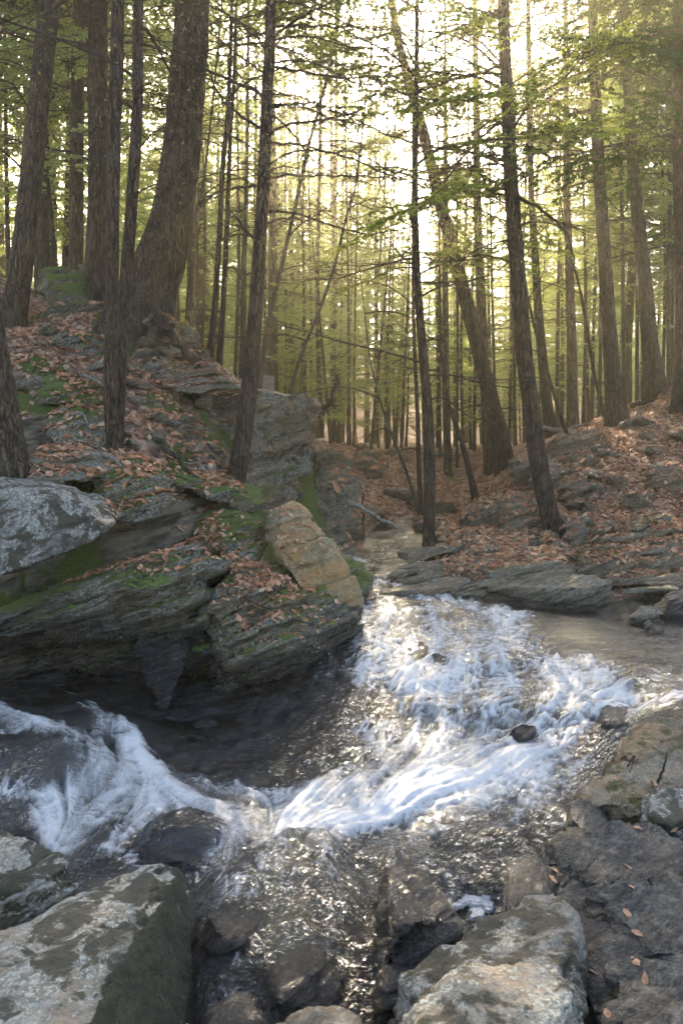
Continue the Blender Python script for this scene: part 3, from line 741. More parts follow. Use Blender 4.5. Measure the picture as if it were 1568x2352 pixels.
make_rock('leaning_slab', 'tall rusty orange slab leaning beside the cascade', [
    ext([(608, 1172, 10.3), (640, 1148, 10.3), (682, 1158, 10.35), (712, 1195, 10.3), (748, 1245, 10.3), (800, 1330, 10.2), (832, 1395, 10.25), (800, 1425, 10.0), (745, 1405, 9.85), (692, 1355, 9.8), (650, 1290, 9.85), (606, 1225, 10.1)], .45, .0, .1)],
    M['orange_rock'], .026, .05, .05, .15, layer=.3, seed=5, rounding=1, chips=3, cat='rock slab')
make_rock('mossy_rock', 'round hump of rock thick with green moss left of the leaning orange slab', [
    ext([(440, 1195, 10.5), (500, 1180, 10.5), (560, 1185, 10.5), (600, 1215, 10.4), (608, 1260, 10.3), (590, 1310, 10.1), (520, 1290, 10.0), (460, 1250, 10.1)], .9, .1)],
    M['schist'], .035, .05, .05, 1.1, mossbias=.32, seed=6, moss_thick=.035)
make_rock('mossy_ledge', 'long thin mossy ledge stepping down towards the leaning orange slab', [
    ext([(365, 1080, 10.8), (430, 1105, 10.7), (520, 1120, 10.8), (600, 1150, 10.7), (605, 1180, 10.6), (560, 1180, 10.6), (480, 1150, 10.6), (380, 1110, 10.6)], .8, .15)],
    M['schist'], .033, .06, .04, .9, mossbias=.1, seed=7, cat='rock ledge')
make_rock('mossy_ledge', 'blocky ledge with a moss cap and pale lichen foot right of the lichen boulder', [
    ext([(205, 1085, 9.7), (300, 1055, 10), (360, 1075, 9.9), (385, 1110, 9.7), (380, 1185, 9.5), (330, 1205, 9.4), (250, 1200, 9.4), (200, 1150, 9.5)], .8, .1)],
    M['schist'], .033, .07, .04, 1., mossbias=.08, seed=8, cat='rock ledge')
make_rock('mossy_ledge', 'flat mossy ledge under the slim twin trunks above the left boulder', [
    ext([(60, 1030, 9.6), (160, 1035, 9.8), (250, 1040, 10.2), (330, 1060, 10.2), (300, 1090, 9.9), (150, 1110, 9.2), (60, 1115, 9.0)], .7, .1)],
    M['schist'], .035, .05, .04, .5, seed=9, cat='rock ledge')
make_rock('mossy_rock', 'layered rock with a moss mat on top beside the leaves at far left', [
    ext([(45, 880, 11.6), (120, 862, 11.8), (200, 872, 11.6), (240, 900, 11.4), (235, 930, 11.3), (140, 925, 11.2), (60, 925, 11.2)], .7, .05)],
    M['schist'], .035, .06, .05, 1.1, seed=10, mossbias=.25)
make_rock('mossy_rock', 'dark mossy rock with a pale chipped corner behind the slim trunk', [
    ext([(95, 960, 10.8), (150, 935, 11), (215, 930, 11), (262, 955, 10.9), (262, 1010, 10.7), (230, 1040, 10.5), (130, 1030, 10.4), (95, 990, 10.6)], .8, .05)],
    M['schist'], .035, .06, .05, .7, seed=11)
make_rock('mossy_boulder', 'big dark mossy boulder on the crest at the upper left', [
    ext([(78, 640, 14.8), (95, 612, 15), (150, 602, 15.2), (190, 615, 15.2), (210, 650, 15), (200, 690, 14.6), (90, 695, 14.4)], 1.3, .1)],
    M['schist'], .06, .06, .07, 1.1, mossbias=.2, seed=12, cat='boulder')
make_rock('mossy_boulder', 'flatter mossy rock on the crest between the boulder and the wide trunk', [
    ext([(165, 605, 16), (210, 598, 16), (225, 630, 16), (180, 650, 16)], 1.2, .1)], M['schist'], .06, .06, .07, 1.0, seed=13, cat='boulder')
for k_, (lab, ps, d_) in enumerate([
    ('root clasped rock directly below the great leaning trunk', [(300, 745), (370, 720), (400, 740), (395, 800), (330, 830), (285, 800)], 13.4),
    ('mossy crest rock right of the great leaning trunk', [(385, 735), (420, 745), (450, 790), (430, 830), (380, 810)], 14.2),
    ('mossy rock on the crest beside the first slender stem', [(430, 800), (475, 805), (478, 850), (440, 870), (400, 850)], 14.0),
    ('dark block of layered rock under the root clasped rock', [(280, 840), (350, 820), (420, 850), (425, 900), (350, 915), (275, 900)], 12.9),
    ('dark rock shelf right of the twin trunks on the leafy slope', [(300, 925), (350, 915), (385, 960), (350, 990), (305, 965)], 12.0),
    ('mossy step of rock in the middle of the leafy left slope', [(350, 975), (430, 950), (455, 985), (430, 1030), (360, 1020)], 11.9),
    ('pale split rock on the leafy slope left of the middle trunk', [(415, 1060), (450, 1045), (488, 1080), (480, 1108), (430, 1085)], 11.4),
    ('shadowed mossy ledge beside the twin trunks at the top of the slope', [(70, 780), (140, 760), (240, 780), (240, 830), (140, 850), (60, 830)], 12.9),
    ('mossy rock heap below the mossy boulder of the crest', [(100, 710), (190, 690), (250, 705), (250, 760), (150, 765), (90, 745)], 13.9),
    ]):
    make_rock('mossy_rock', lab, [ext([(u, v, d_) for u, v in ps], .9, .12)], M['grey_rock'] if 'pale' in lab else M['schist'], .045, .10, .06, .3 if 'pale' in lab else .8, seed=20 + k_, layer=.18)
# the cliff over the gorge
make_rock('cliff', 'pale layered cliff with an overhanging top at the bend of the stream', [
    ext([(480, 915, 13.7), (560, 900, 13.7), (640, 905, 13.7), (722, 915, 14.0), (722, 955, 14.0), (700, 985, 13.9), (560, 970, 13.5), (490, 960, 13.5)], 2.2),
    ext([(500, 965, 13.4), (600, 970, 13.5), (700, 980, 14.0), (718, 1050, 14.1), (712, 1090, 14.0), (640, 1120, 13.4), (530, 1110, 13.0)], 2.4),
    ext([(560, 1100, 13.0), (640, 1110, 13.2), (700, 1130, 14.0), (700, 1230, 13.9), (640, 1200, 13.1), (580, 1170, 12.5)], 2.2)],
    M['cliff_rock'], .036, .15, .08, .7, chips=3, layer=.27, seed=30, cat='cliff')
make_rock('cliff', 'dark shaded cliff deeper in the gorge behind the pale one', [
    ext([(705, 1030, 15.2), (760, 1028, 15.4), (800, 1045, 15.8), (818, 1090, 16), (805, 1160, 15.8), (800, 1280, 15.2), (740, 1300, 14.8), (690, 1200, 14.6)], 2.5)],
    M['schist'], .06, .16, .05, .2, layer=.22, seed=31, wet=.3, cat='cliff')
make_rock('mossy_rock', 'dark mossy rock at the head of the chute beside the orange slab', [
    ext([(775, 1275, 11.8), (800, 1275, 11.9), (830, 1310, 11.8), (865, 1330, 11.6), (850, 1370, 11.3), (800, 1370, 11.2)], .7)], M['schist'], .035, .06, .05, .7, seed=32, layer=.12)
make_rock('mossy_rock', 'rounded mossy stone at the foot of the orange slab at the water', [
    ext([(790, 1350, 10.7), (820, 1350, 10.7), (835, 1390, 10.6), (830, 1430, 10.3), (795, 1440, 10.0)], .6)], M['schist'], .03, .04, .05, .8, seed=33)
# right bank ledges
LEDGES = [
    ('sunlit ledge point at the very head of the chute', [(930, 1330, 12.9), (1000, 1302, 13.6), (1050, 1295, 13.6), (1045, 1325, 13.0), (985, 1340, 12.6)]),
    ('broad pale ledge sloping into the stream under the right hand tree', [(1040, 1330, 12.6), (1110, 1290, 13.3), (1250, 1270, 13.6), (1350, 1275, 13.4), (1330, 1330, 12.4), (1200, 1350, 12.1), (1080, 1352, 12.2)]),
    ('long wet ledge at the water line of the right pool', [(1100, 1350, 12.1), (1230, 1340, 12.2), (1400, 1330, 12.3), (1430, 1355, 11.8), (1330, 1378, 11.5), (1180, 1372, 11.7)]),
    ('mossy flat ledge right of the right hand tree', [(1290, 1280, 13.4), (1400, 1262, 13.6), (1480, 1280, 13.2), (1470, 1310, 12.7), (1330, 1320, 12.7)]),
    ('narrow stepped ledge left of the tree foot', [(1050, 1262, 14.0), (1130, 1240, 14.4), (1240, 1245, 14.2), (1230, 1270, 13.7), (1130, 1290, 13.3), (1050, 1290, 13.4)]),
    ('overhanging dark ledge with a lit rim left of the tree', [(1005, 1245, 14.8), (1050, 1215, 15.2), (1100, 1225, 14.9), (1090, 1250, 14.5), (1020, 1268, 14.3)]),
    ('small mossy block under the overhanging dark ledge', [(1010, 1260, 14.3), (1050, 1258, 14.3), (1060, 1290, 13.9), (1030, 1300, 13.7)]),
    ('dark undercut block beside the foot of the right hand tree', [(1145, 1150, 15.2), (1190, 1130, 15.4), (1255, 1140, 15.3), (1262, 1200, 14.9), (1200, 1215, 14.7), (1150, 1200, 14.8)]),
    ('flat topped slab with a dark front left of the undercut block', [(1050, 1178, 16.2), (1110, 1150, 16.6), (1160, 1148, 16.4), (1150, 1180, 15.9), (1090, 1198, 15.8)]),
    ('mossy green stone on the slope right of the tree foot', [(1293, 1215, 14.0), (1330, 1190, 14.2), (1352, 1195, 14.1), (1350, 1215, 13.9), (1310, 1232, 13.7)]),
    ('crest ledge poking out above the slope behind the right hand tree', [(1170, 1060, 18.8), (1240, 1040, 19.2), (1270, 1050, 19), (1250, 1075, 18.5), (1180, 1080, 18.4)]),
    ('dark rock under the crest ledge with a shaded hollow', [(1215, 1075, 18.2), (1265, 1060, 18.4), (1300, 1080, 18), (1270, 1110, 17.5), (1225, 1105, 17.6)]),
    ('grey slab on the crest below the straight right trunks', [(1250, 1015, 20), (1330, 990, 20.4), (1390, 1000, 20.1), (1360, 1020, 19.6), (1270, 1035, 19.5)]),
    ('greenish boulder half way up the right slope', [(1280, 1110, 16.6), (1310, 1085, 16.9), (1345, 1090, 16.8), (1345, 1130, 16.3), (1300, 1140, 16.2)]),
    ('long dark slab near the right edge of the slope', [(1480, 1085, 16.6), (1530, 1065, 16.9), (1600, 1075, 16.5), (1600, 1110, 16), (1520, 1110, 16.1)]),
    ('dark stone standing in the right pool at the frame edge', [(1505, 1385, 11.4), (1540, 1360, 11.6), (1600, 1365, 11.4), (1600, 1420, 10.9), (1520, 1415, 10.9)]),
    ('low pale wet stone in the right pool', [(1455, 1415, 10.9), (1500, 1408, 11), (1525, 1425, 10.8), (1500, 1445, 10.5), (1460, 1440, 10.6)]),
    ('small pointed stone in the right pool below the pale wet stone', [(1470, 1455, 10.2), (1495, 1435, 10.3), (1520, 1445, 10.2), (1510, 1465, 10.0), (1475, 1470, 10.0)]),
]
for k_, (lab, ps) in enumerate(LEDGES):
    m_ = M['dark_rock'] if 'dark stone' in lab else M['ledge_rock']
    th = .28 if k_ < 7 else .35
    fr = [W(*p) for p in ps]
    low = [p + np.array((0, .15, -th - (.35 if 'dark' in lab else 0))) for p in fr]
    hi = [p + np.array((0, .0, 0.14)) for p in fr]
    make_rock('rock_ledge' if 'ledge' in lab or 'slab' in lab else 'rock', lab, [hi + low], m_, .035 if k_ < 6 else .04, .07, .02, .5 if ('moss' in lab or 'green' in lab) else .22, seed=40 + k_, layer=.10, rounding=2,
              cat='rock ledge' if 'ledge' in lab or 'slab' in lab else 'rock', wetlift=.12)
# foreground right
FR = [
    ('brown_bank_rock', 'sunlit brown rock sloping into the water at the right edge', 'brown_rock', .035, .06,
        [(1480, 1650, 7.1), (1600, 1605, 7.3), (1700, 1600, 7.2), (1700, 1760, 6.4), (1520, 1790, 6.3), (1420, 1745, 6.5), (1400, 1720, 6.7)], .7, .4, 0),
    ('brown_bank_rock', 'lower sunlit brown ledge with twigs on it at the right', 'brown_rock', .03, .06,
        [(1340, 1800, 6.15), (1420, 1745, 6.4), (1560, 1740, 6.5), (1640, 1780, 6.2), (1600, 1830, 5.9), (1480, 1845, 5.8), (1330, 1835, 5.95)], .5, .45, 0),
    ('wet_rock', 'dark rounded wet rock between the rapids and the brown ledge', 'dark_rock', .03, .03,
        [(1300, 1840, 5.95), (1350, 1815, 6.1), (1400, 1830, 6.0), (1420, 1880, 5.7), (1370, 1910, 5.5), (1310, 1890, 5.65)], .5, .1, .6),
    ('grey_rock', 'cracked pale grey rock at the right edge below the brown ledge', 'grey_rock', .03, .04,
        [(1480, 1820, 5.85), (1540, 1800, 5.95), (1620, 1800, 5.9), (1640, 1880, 5.5), (1540, 1890, 5.45), (1490, 1870, 5.55)], .5, .1, 0),
    ('bedrock_slab', 'upper dark striped bedrock ledge just below the brown ledge', 'dark_rock', .024, .09,
        [(1300, 1925, 5.35), (1400, 1890, 5.45), (1640, 1905, 5.2), (1640, 2010, 4.7), (1480, 2040, 4.7), (1330, 2020, 4.85)], .4, .1, .25),
    ('bedrock_slab', 'middle dark bedrock ledge with pale flecks at the right edge', 'dark_rock', .022, .09,
        [(1370, 2060, 4.55), (1480, 2010, 4.75), (1660, 2030, 4.55), (1660, 2180, 4.0), (1500, 2200, 4.05), (1390, 2170, 4.2)], .4, .05, .15),
    ('bedrock_slab', 'lowest bedrock ledge in the lower right corner', 'dark_rock', .02, .08,
        [(1400, 2200, 3.95), (1520, 2160, 4.0), (1680, 2200, 3.8), (1700, 2400, 3.2), (1520, 2420, 3.2), (1400, 2330, 3.55)], .4, .05, .3),
    ('bedrock_slab', 'broad dark bedrock under the ledges of the lower right corner', 'dark_rock', .03, .10,
        [(1290, 1915, 5.55), (1420, 1895, 5.6), (1640, 1905, 5.4), (1700, 2130, 4.25), (1700, 2480, 3.15), (1420, 2480, 3.35), (1350, 2230, 4.15), (1250, 2060, 4.9), (1240, 1975, 5.25)], .8, .05, .35),
    ('grey_rock', 'pale ridged rock with a white crest in front of the foam patches', 'grey_rock', .024, .05,
        [(1270, 2040, 4.65), (1225, 2055, 4.6), (1080, 2130, 4.4), (960, 2200, 4.2), (860, 2290, 4.0), (1100, 2260, 3.75), (1340, 2260, 3.75), (1350, 2150, 4.05), (1310, 2070, 4.5)], .7, .05, .05),
    ('grey_rock', 'front pale boulder with rusty moss at the bottom edge right of centre', 'pale_rock', .02, .03,
        [(1000, 2270, 3.6), (1070, 2215, 3.65), (1110, 2200, 3.65), (1240, 2200, 3.6), (1300, 2240, 3.5), (1330, 2290, 3.35), (1300, 2420, 3.1), (1150, 2450, 2.95), (900, 2420, 3.1), (880, 2330, 3.4)], .5, .45, 0),
    ('bottom_rock', 'brownish rock just rising into the bottom edge left of centre', 'brown_rock', .02, .03,
        [(600, 2352, 3.5), (690, 2300, 3.6), (770, 2292, 3.6), (830, 2330, 3.5), (850, 2450, 3.2), (560, 2450, 3.2)], .4, 0, .1),
    ('wet_rock', 'triangular wet rock left of the foam patches', 'dark_rock', .024, .05,
        [(890, 1960, 5.35), (915, 1955, 5.35), (1000, 2040, 4.95), (1060, 2100, 4.65), (1040, 2130, 4.5), (900, 2130, 4.45), (880, 2050, 4.8)], .4, 0, .75),
    ('wet_rock', 'broad half submerged rock between the foam patches and dark bedrock', 'dark_rock', .028, .02,
        [(1160, 1985, 5.15), (1210, 1955, 5.3), (1290, 1990, 5.1), (1310, 2040, 4.85), (1230, 2070, 4.65), (1180, 2100, 4.5), (1165, 2050, 4.75)], .4, 0, 1.1),
]
for k_, (nm, lab, m_, vx, stt, ps, dy, ms, wt) in enumerate(FR):
    fr = [W(*p) for p in ps]
    low = [p * np.array((1, 1, 0)) + np.array((0, .05, -.35)) for p in fr]
    cen = sum(fr) / len(fr)
    low = [cen * np.array((1, 1, 0)) + (p - cen * np.array((1, 1, 0))) * np.array((1.03, 1.0, 1)) for p in low]
    make_rock(nm, lab, [fr + low], M[m_], vx, stt * 1.2, .03, ms, seed=70 + k_, wet=wt, layer=.075, rounding=1, wetlift=.12, chips=5, sn=(-.45, -.25, .86), cat='rock')
# foreground left
make_rock('foreground_boulder', 'large pale lichened boulder with a dark mossy right face in the bottom left corner', [
    [W(*p) for p in [(370, 1972, 5.05), (300, 1990, 5.0), (235, 2025, 4.8), (90, 2110, 4.35), (0, 2155, 4.15), (-120, 2200, 4.0), (-120, 2450, 3.1), (150, 2450, 3.15), (205, 2250, 3.85), (240, 2120, 4.35),
                     (412, 2005, 5.0), (435, 2070, 4.95), (430, 2250, 4.7), (400, 2450, 4.0), (300, 2600, 3.6)]] + [np.array((-2.4, 4.0, -.4)), np.array((-1.0, 5.0, -.4)), np.array((-2, 2.9, -.4)), np.array((-.9, 3.4, -.4))]],
    M['pale_rock'], .022, .02, .02, .12, seed=90, layer=.4, wetlift=.1, rounding=2, cat='boulder', sn=(.5, -.5, .7), chips=4, moss_dir=(.95, -.1, -.25))
make_rock('mossy_rock', 'low dark mossy rock at the left edge below the small fall', [
    [W(*p) for p in [(-120, 1890, 6.0), (0, 1893, 6.0), (70, 1905, 5.85), (120, 1950, 5.6), (190, 1968, 5.5), (195, 1995, 5.4), (150, 2020, 5.3), (40, 2080, 5.05), (-120, 2120, 4.95)]] + [W(*p) + np.array((0, .1, -.5)) for p in [(-120, 1900, 6), (180, 1980, 5.5), (-120, 2110, 4.95), (60, 2060, 5.1)]]],
    M['pale_rock'], .024, .04, .03, .6, seed=91, wetlift=.1, layer=.1, cat='rock')
# rocks in the cascade
CAS = [
    ('flat grey wet rock in the middle of the upper cascade', [(915, 1490, 9.4), (930, 1455, 9.75), (965, 1440, 9.85), (1000, 1455, 9.7), (985, 1485, 9.4), (950, 1505, 9.2)]),
    ('dark upright wet rock just right of the flat grey one', [(985, 1460, 9.5), (1005, 1450, 9.6), (1035, 1490, 9.3), (1040, 1535, 8.95), (1015, 1550, 8.8), (995, 1510, 9.1)]),
    ('brown rounded rock with water splitting round it in the cascade', [(1070, 1470, 9.7), (1110, 1440, 9.9), (1165, 1455, 9.7), (1178, 1480, 9.5), (1140, 1500, 9.3), (1090, 1495, 9.4)]),
    ('small rock near the top of the chute', [(925, 1410, 10.6), (945, 1398, 10.8), (962, 1405, 10.7), (955, 1420, 10.5)]),
    ('small dark rock in the riffle right of the chute', [(1010, 1400, 10.9), (1035, 1385, 11.1), (1048, 1395, 11), (1040, 1405, 10.8)]),
    ('low dark rock breaking the white spill at the right', [(1370, 1600, 7.6), (1430, 1580, 7.9), (1480, 1600, 7.7), (1475, 1630, 7.4), (1400, 1640, 7.3)]),
    ('low rock in the rapids near the brown bank', [(1150, 1640, 7.6), (1200, 1625, 7.75), (1240, 1645, 7.6), (1200, 1665, 7.4)]),
    ('brown wet stone at the foot of the overhang in the white water', [(560, 1790, 6.9), (600, 1770, 7.05), (640, 1785, 7.0), (620, 1805, 6.8)]),
    ('dark rounded boulder in the small left fall with water over it', [(-40, 1740, 7.0), (40, 1725, 7.25), (140, 1740, 7.15), (200, 1790, 6.9), (150, 1820, 6.6), (40, 1810, 6.6), (-40, 1790, 6.7)]),
    ('dark round rock in the foreground rapids under the white band', [(310, 1900, 6.0), (370, 1878, 6.1), (450, 1880, 6.1), (485, 1915, 5.9), (470, 1960, 5.6), (380, 1950, 5.65), (310, 1935, 5.75)]),
    ('low slanting slab awash in the left of the foreground sheet', [(455, 2060, 4.75), (540, 2020, 4.95), (620, 2050, 4.85), (600, 2110, 4.6), (500, 2130, 4.5)]),
    ('dark slab awash in the middle of the foreground sheet', [(600, 2150, 4.5), (700, 2110, 4.65), (790, 2150, 4.5), (770, 2230, 4.25), (640, 2240, 4.2)]),
    ('wedge of wet rock breaking the sheet under the white band', [(690, 1960, 5.4), (740, 1930, 5.6), (775, 1990, 5.3), (790, 2060, 5.0), (730, 2050, 5.0)]),
    ('nearest slab awash just above the bottom rock', [(460, 2240, 4.15), (560, 2210, 4.25), (620, 2270, 4.05), (590, 2350, 3.8), (470, 2340, 3.8)]),
    ('flat wet slab between the triangular rock and the ridged rock', [(870, 2150, 4.5), (960, 2130, 4.6), (1000, 2180, 4.4), (930, 2240, 4.2), (860, 2230, 4.2)]),
    ('wet rock at the water below the overhang shining faintly', [(400, 1650, 8.3), (470, 1620, 8.6), (520, 1640, 8.5), (500, 1665, 8.2), (430, 1670, 8.1)]),
]
for k_, (lab, ps) in enumerate(CAS):
    fr = [W(*p) - np.array((0, 0, .11)) for p in ps]; low = [p + np.array((0, .05, -.35)) for p in fr]
    make_rock('wet_rock', lab, [fr + low], M['dark_rock'] if k_ != 2 else M['brown_rock'], .024, .03, .04, 0, seed=100 + k_, wet=1.1, layer=.08, rounding=3, cat='rock')

# many smaller stones on the two slopes: three shapes shared by copies
def stone_mesh(k):
    pts = [Vector(random.gauss(0, 1) for _ in range(3)).normalized() * random.uniform(.8, 1) for _ in range(14)]
    pts = [Vector((p.x * .5, p.y * .36, p.z * .2)) for p in pts]
    V, Nn, Fs = hull_remesh([pts], .035)
    V = smooth_v(V, Fs, 1)
    V += vnormals(V, Fs) * (fbm(V * 4 + k * 9, 3) * .05)[:, None]
    Nn = vnormals(V, Fs)
    mm = np.clip(sstep(.3, .9, Nn[:, 2]) * (.45 if k % 2 else .1), 0, 1)
    return V, Fs, mesh_np('stone', V, Fs, M['ledge_rock'] if k % 2 == 0 else M['schist'], True, {'moss': mm, 'wet': np.zeros(len(V))})
STONES = [stone_mesh(k) for k in range(6)]
def slab_mesh(k):
    pts = [Vector((random.uniform(.75, 1) * math.cos(a) * .95, random.uniform(.7, 1) * math.sin(a) * .42, zz)) for a in np.linspace(0, 6.28, 9)[:-1] for zz in (0, -.16)]
    V, Nn, Fs = hull_remesh([pts], .03)
    V = smooth_v(V, Fs, 1); Nn = vnormals(V, Fs)
    V += Nn * (fbm(V * 5 + k * 9, 4) * .035)[:, None] + np.array((0, 0, 1)) * (np.floor(fbm(V * 1.6 + k * 5, 2) * 5) * .025)[:, None]
    Nn = vnormals(V, Fs); mm = np.clip(sstep(.5, .95, Nn[:, 2]) * (.3 + .5 * fbm(V * 2 + k, 2)), 0, 1)
    return V, Fs, mesh_np('slab', V, Fs, M['ledge_rock'], True, {'moss': mm, 'wet': np.zeros(len(V))})
SLABS = [slab_mesh(k) for k in range(5)]
def place_slab(p, s, rz, label, group):
    k = random.randrange(5); o = link('rock_ledge', SLABS[k][2]); o.location = p; o.rotation_euler = (random.uniform(-.1, .12), -R(random.uniform(3, 12)), rz); o.scale = (s, s, s * random.uniform(.7, 1.1))
    tag(o, label, 'rock ledge', group)
    Mx = np.array(Matrix.LocRotScale(o.location, o.rotation_euler, o.scale)); rock_bvh_src.append((SLABS[k][0] @ Mx[:3, :3].T + Mx[:3, 3], SLABS[k][1]))
for i in range(44):
    t_ = random.random(); u = 960 + 640 * t_; v = random.uniform(1262, 1352) + 14 * t_ * (1 if random.random() < .5 else -1)
    d = 14.3 - (v - 1250) * .0205 - t_ * .25
    p = W(u, v, d); z = float(terr_h(np.array([p[0]]), np.array([p[1]]))[0][0])
    place_slab((p[0], p[1], max(z, p[2] - .05) + random.uniform(.06, .16)), random.uniform(.45, .95), random.uniform(-.25, .35), 'thin pale slab in the stack of ledges along the far side of the stream', 'thin slabs along the far side of the stream')
for i in range(22):
    u = random.uniform(280, 480); v = random.uniform(760, 900); d = 14.6 - (v - 740) * .012
    if v < 740 + (u - 300) * .35: continue
    p = W(u, v, d); place_slab(p, random.uniform(.4, .8), random.uniform(-.6, .9), 'mossy dark slab jutting from the crest below the great leaning trunk', 'mossy slabs of the left crest')
def place_stone(x, y, s, label, group, k=None, sink=.06):
    k = random.randrange(6) if k is None else k
    z = float(terr_h(np.array([x]), np.array([y]))[0][0])
    o = link('stone', STONES[k][2]); o.location = (x, y, z + sink * s)
    o.rotation_euler = (random.uniform(-.3, .3), random.uniform(-.5, 0), random.uniform(0, 6.3)); o.scale = (s, s, s * random.uniform(.7, 1.2))
    tag(o, label, 'stone', group)
    Mx = np.array(Matrix.LocRotScale(o.location, o.rotation_euler, o.scale)); V = STONES[k][0] @ Mx[:3, :3].T + Mx[:3, 3]
    rock_bvh_src.append((V, STONES[k][1]))
for i in range(60):
    u, v = random.uniform(1190, 1640), random.uniform(985, 1320)
    d = 12.6 + (1340 - v) * .0235
    v_min = 1060 - (u - 1200) * .42
    if v < v_min: continue
    p = W(u, v, d); place_stone(p[0], p[1], random.uniform(.35, 1.0), 'small grey stone half buried in the leaves of the sunny right slope', 'small stones on the right slope')
for i in range(34):
    u, v = random.uniform(60, 520), random.uniform(800, 1200)
    d = 14.5 - (v - 760) * .0095
    if v < 780 + (u - 300) * .35: continue
    p = W(u, v, d); place_stone(p[0], p[1], random.uniform(.35, .9), 'small dark stone half buried in the leaves of the shady left slope', 'small stones on the left slope')
for i in range(26):
    u, d = random.uniform(830, 1060), random.uniform(15, 30)
    p = W(u, 1200, d); place_stone(p[0], p[1], random.uniform(.5, 1.6), 'blurred stone on the far bank of the gorge', 'stones in the gorge behind')

# ------------------------------------------------------------------ scatter: fallen leaves
allV = [TV]; allF = []; base_n = len(TV)
tri = np.concatenate([TQ[:, [0, 1, 2]], TQ[:, [0, 2, 3]]])
cen = TV[tri].mean(1); keep = (cen[:, 1] < 40) & (np.abs(cen[:, 0]) < 16)
allF.append(tri[keep])
for V, Fs in rock_bvh_src:
    for f in Fs:
        if f.shape[1] == 4: allF += [f[:, [0, 1, 2]] + base_n, f[:, [0, 2, 3]] + base_n]
        else: allF.append(f + base_n)
    allV.append(V); base_n += len(V)
bvh = BVHTree.FromPolygons(np.concatenate(allV).tolist(), np.concatenate(allF).tolist(), all_triangles=True)

LEAF = np.array([(-.5, 0, 0), (-.18, -.26, .05), (.15, -.24, .06), (.5, 0, .02), (.15, .24, .06), (-.18, .26, .05), (-.15, 0, -.03), (.18, 0, -.03)])
LEAF_T = np.array([(0, 1, 6), (1, 2, 7), (1, 7, 6), (2, 3, 7), (3, 4, 7), (4, 5, 6), (4, 6, 7), (5, 0, 6)])
def put_leaf(acc, p, n, size):
    n = (Vector(n) + Vector((random.gauss(0, .3), random.gauss(0, .3), random.gauss(0, .12)))).normalized()
    q = n.to_track_quat('Z', 'Y'); Mx = np.array(q.to_matrix() @ Matrix.Rotation(random.uniform(0, 6.28), 3, 'Z'))
    L = LEAF * size * np.array((1, random.uniform(.7, 1.15), random.uniform(-1, 2.0)))
    L = L + np.random.default_rng(random.randrange(1 << 30)).normal(0, .035 * size, L.shape)
    acc.add(L @ Mx.T + np.array(p) + np.array(n) * size * .12, None, LEAF_T)
def scatter(name, label, n, sampler, size, thresh=-1, nzmin=.35, noise_s=1.4):
    acc = Acc(); got = 0; tries = 0
    while got < n and tries < n * 6:
        tries += 1
        x, y = sampler()
        hit = bvh.ray_cast(Vector((x, y, 12)), Vector((0, 0, -1)))
        if hit[0] is None or hit[1].z < nzmin: continue
        if hit[0].z < float(_wl(x, y)) + .07: continue
        if random.random() > .5 + 2.2 * (_ln(x, y) - thresh): continue
        put_leaf(acc, hit[0], hit[1], size * (random.uniform(.45, 1.0) if random.random() < .7 else random.uniform(1.0, 1.55))); got += 1
    o = link(name, acc.mesh(name, M['litter'], False)); tag(o, label, kind='stuff')
# coarse lookup tables so that the loop stays quick
lx = np.linspace(-14, 14, 281); ly = np.linspace(1, 41, 401); LX, LY = np.meshgrid(lx, ly)
_wt = water_rbf(LX, LY); _nt = fbm(np.c_[LX.ravel() * 1.5, LY.ravel() * 1.5, LX.ravel() * 0 + 3], 3).reshape(LX.shape)
def _wl(x, y): return _wt[min(400, max(0, int((y - 1) * 10))), min(280, max(0, int((x + 14) * 10)))]
def _ln(x, y): return _nt[min(400, max(0, int((y - 1) * 10))), min(280, max(0, int((x + 14) * 10)))]

def smp_right():
    u = random.uniform(1020, 1680); y = 12.3 + 10.5 * random.random() ** 1.1
    return (u - 784) / F * y, y
def smp_left():
    u = random.uniform(-60, 560); y = random.uniform(9.2, 14.8)
    return (u - 784) / F * y, y
def smp_patch():
    p = W(random.gauss(610, 62), 1390, 1); y = random.gauss(9.55, .38)
    return p[0] * y, y
def smp_ledge():
    u = random.uniform(240, 500); y = random.uniform(8.6, 10.2)
    return (u - 784) / F * y, y
def smp_gorge():
    u = random.uniform(760, 1120); y = random.uniform(15, 38)
    return (u - 784) / F * y, y
scatter('leaf_litter', 'brown and orange fallen leaves covering the right slope', 15000, smp_right, .105, -.35)
scatter('leaf_litter', 'reddish brown fallen leaves drifted between the rocks of the left slope', 9000, smp_left, .10, -.05, .62)
scatter('leaf_litter', 'dense drift of pale brown leaves on the outcrop tongue', 1500, smp_patch, .085, -.9, .62)
scatter('leaf_litter', 'fallen leaves caught on the ledges above the outcrop', 900, smp_ledge, .085, -.2, .6)
scatter('leaf_litter', 'pinkish brown leaves blanketing the gorge bank behind', 7000, smp_gorge, .17, -.4)

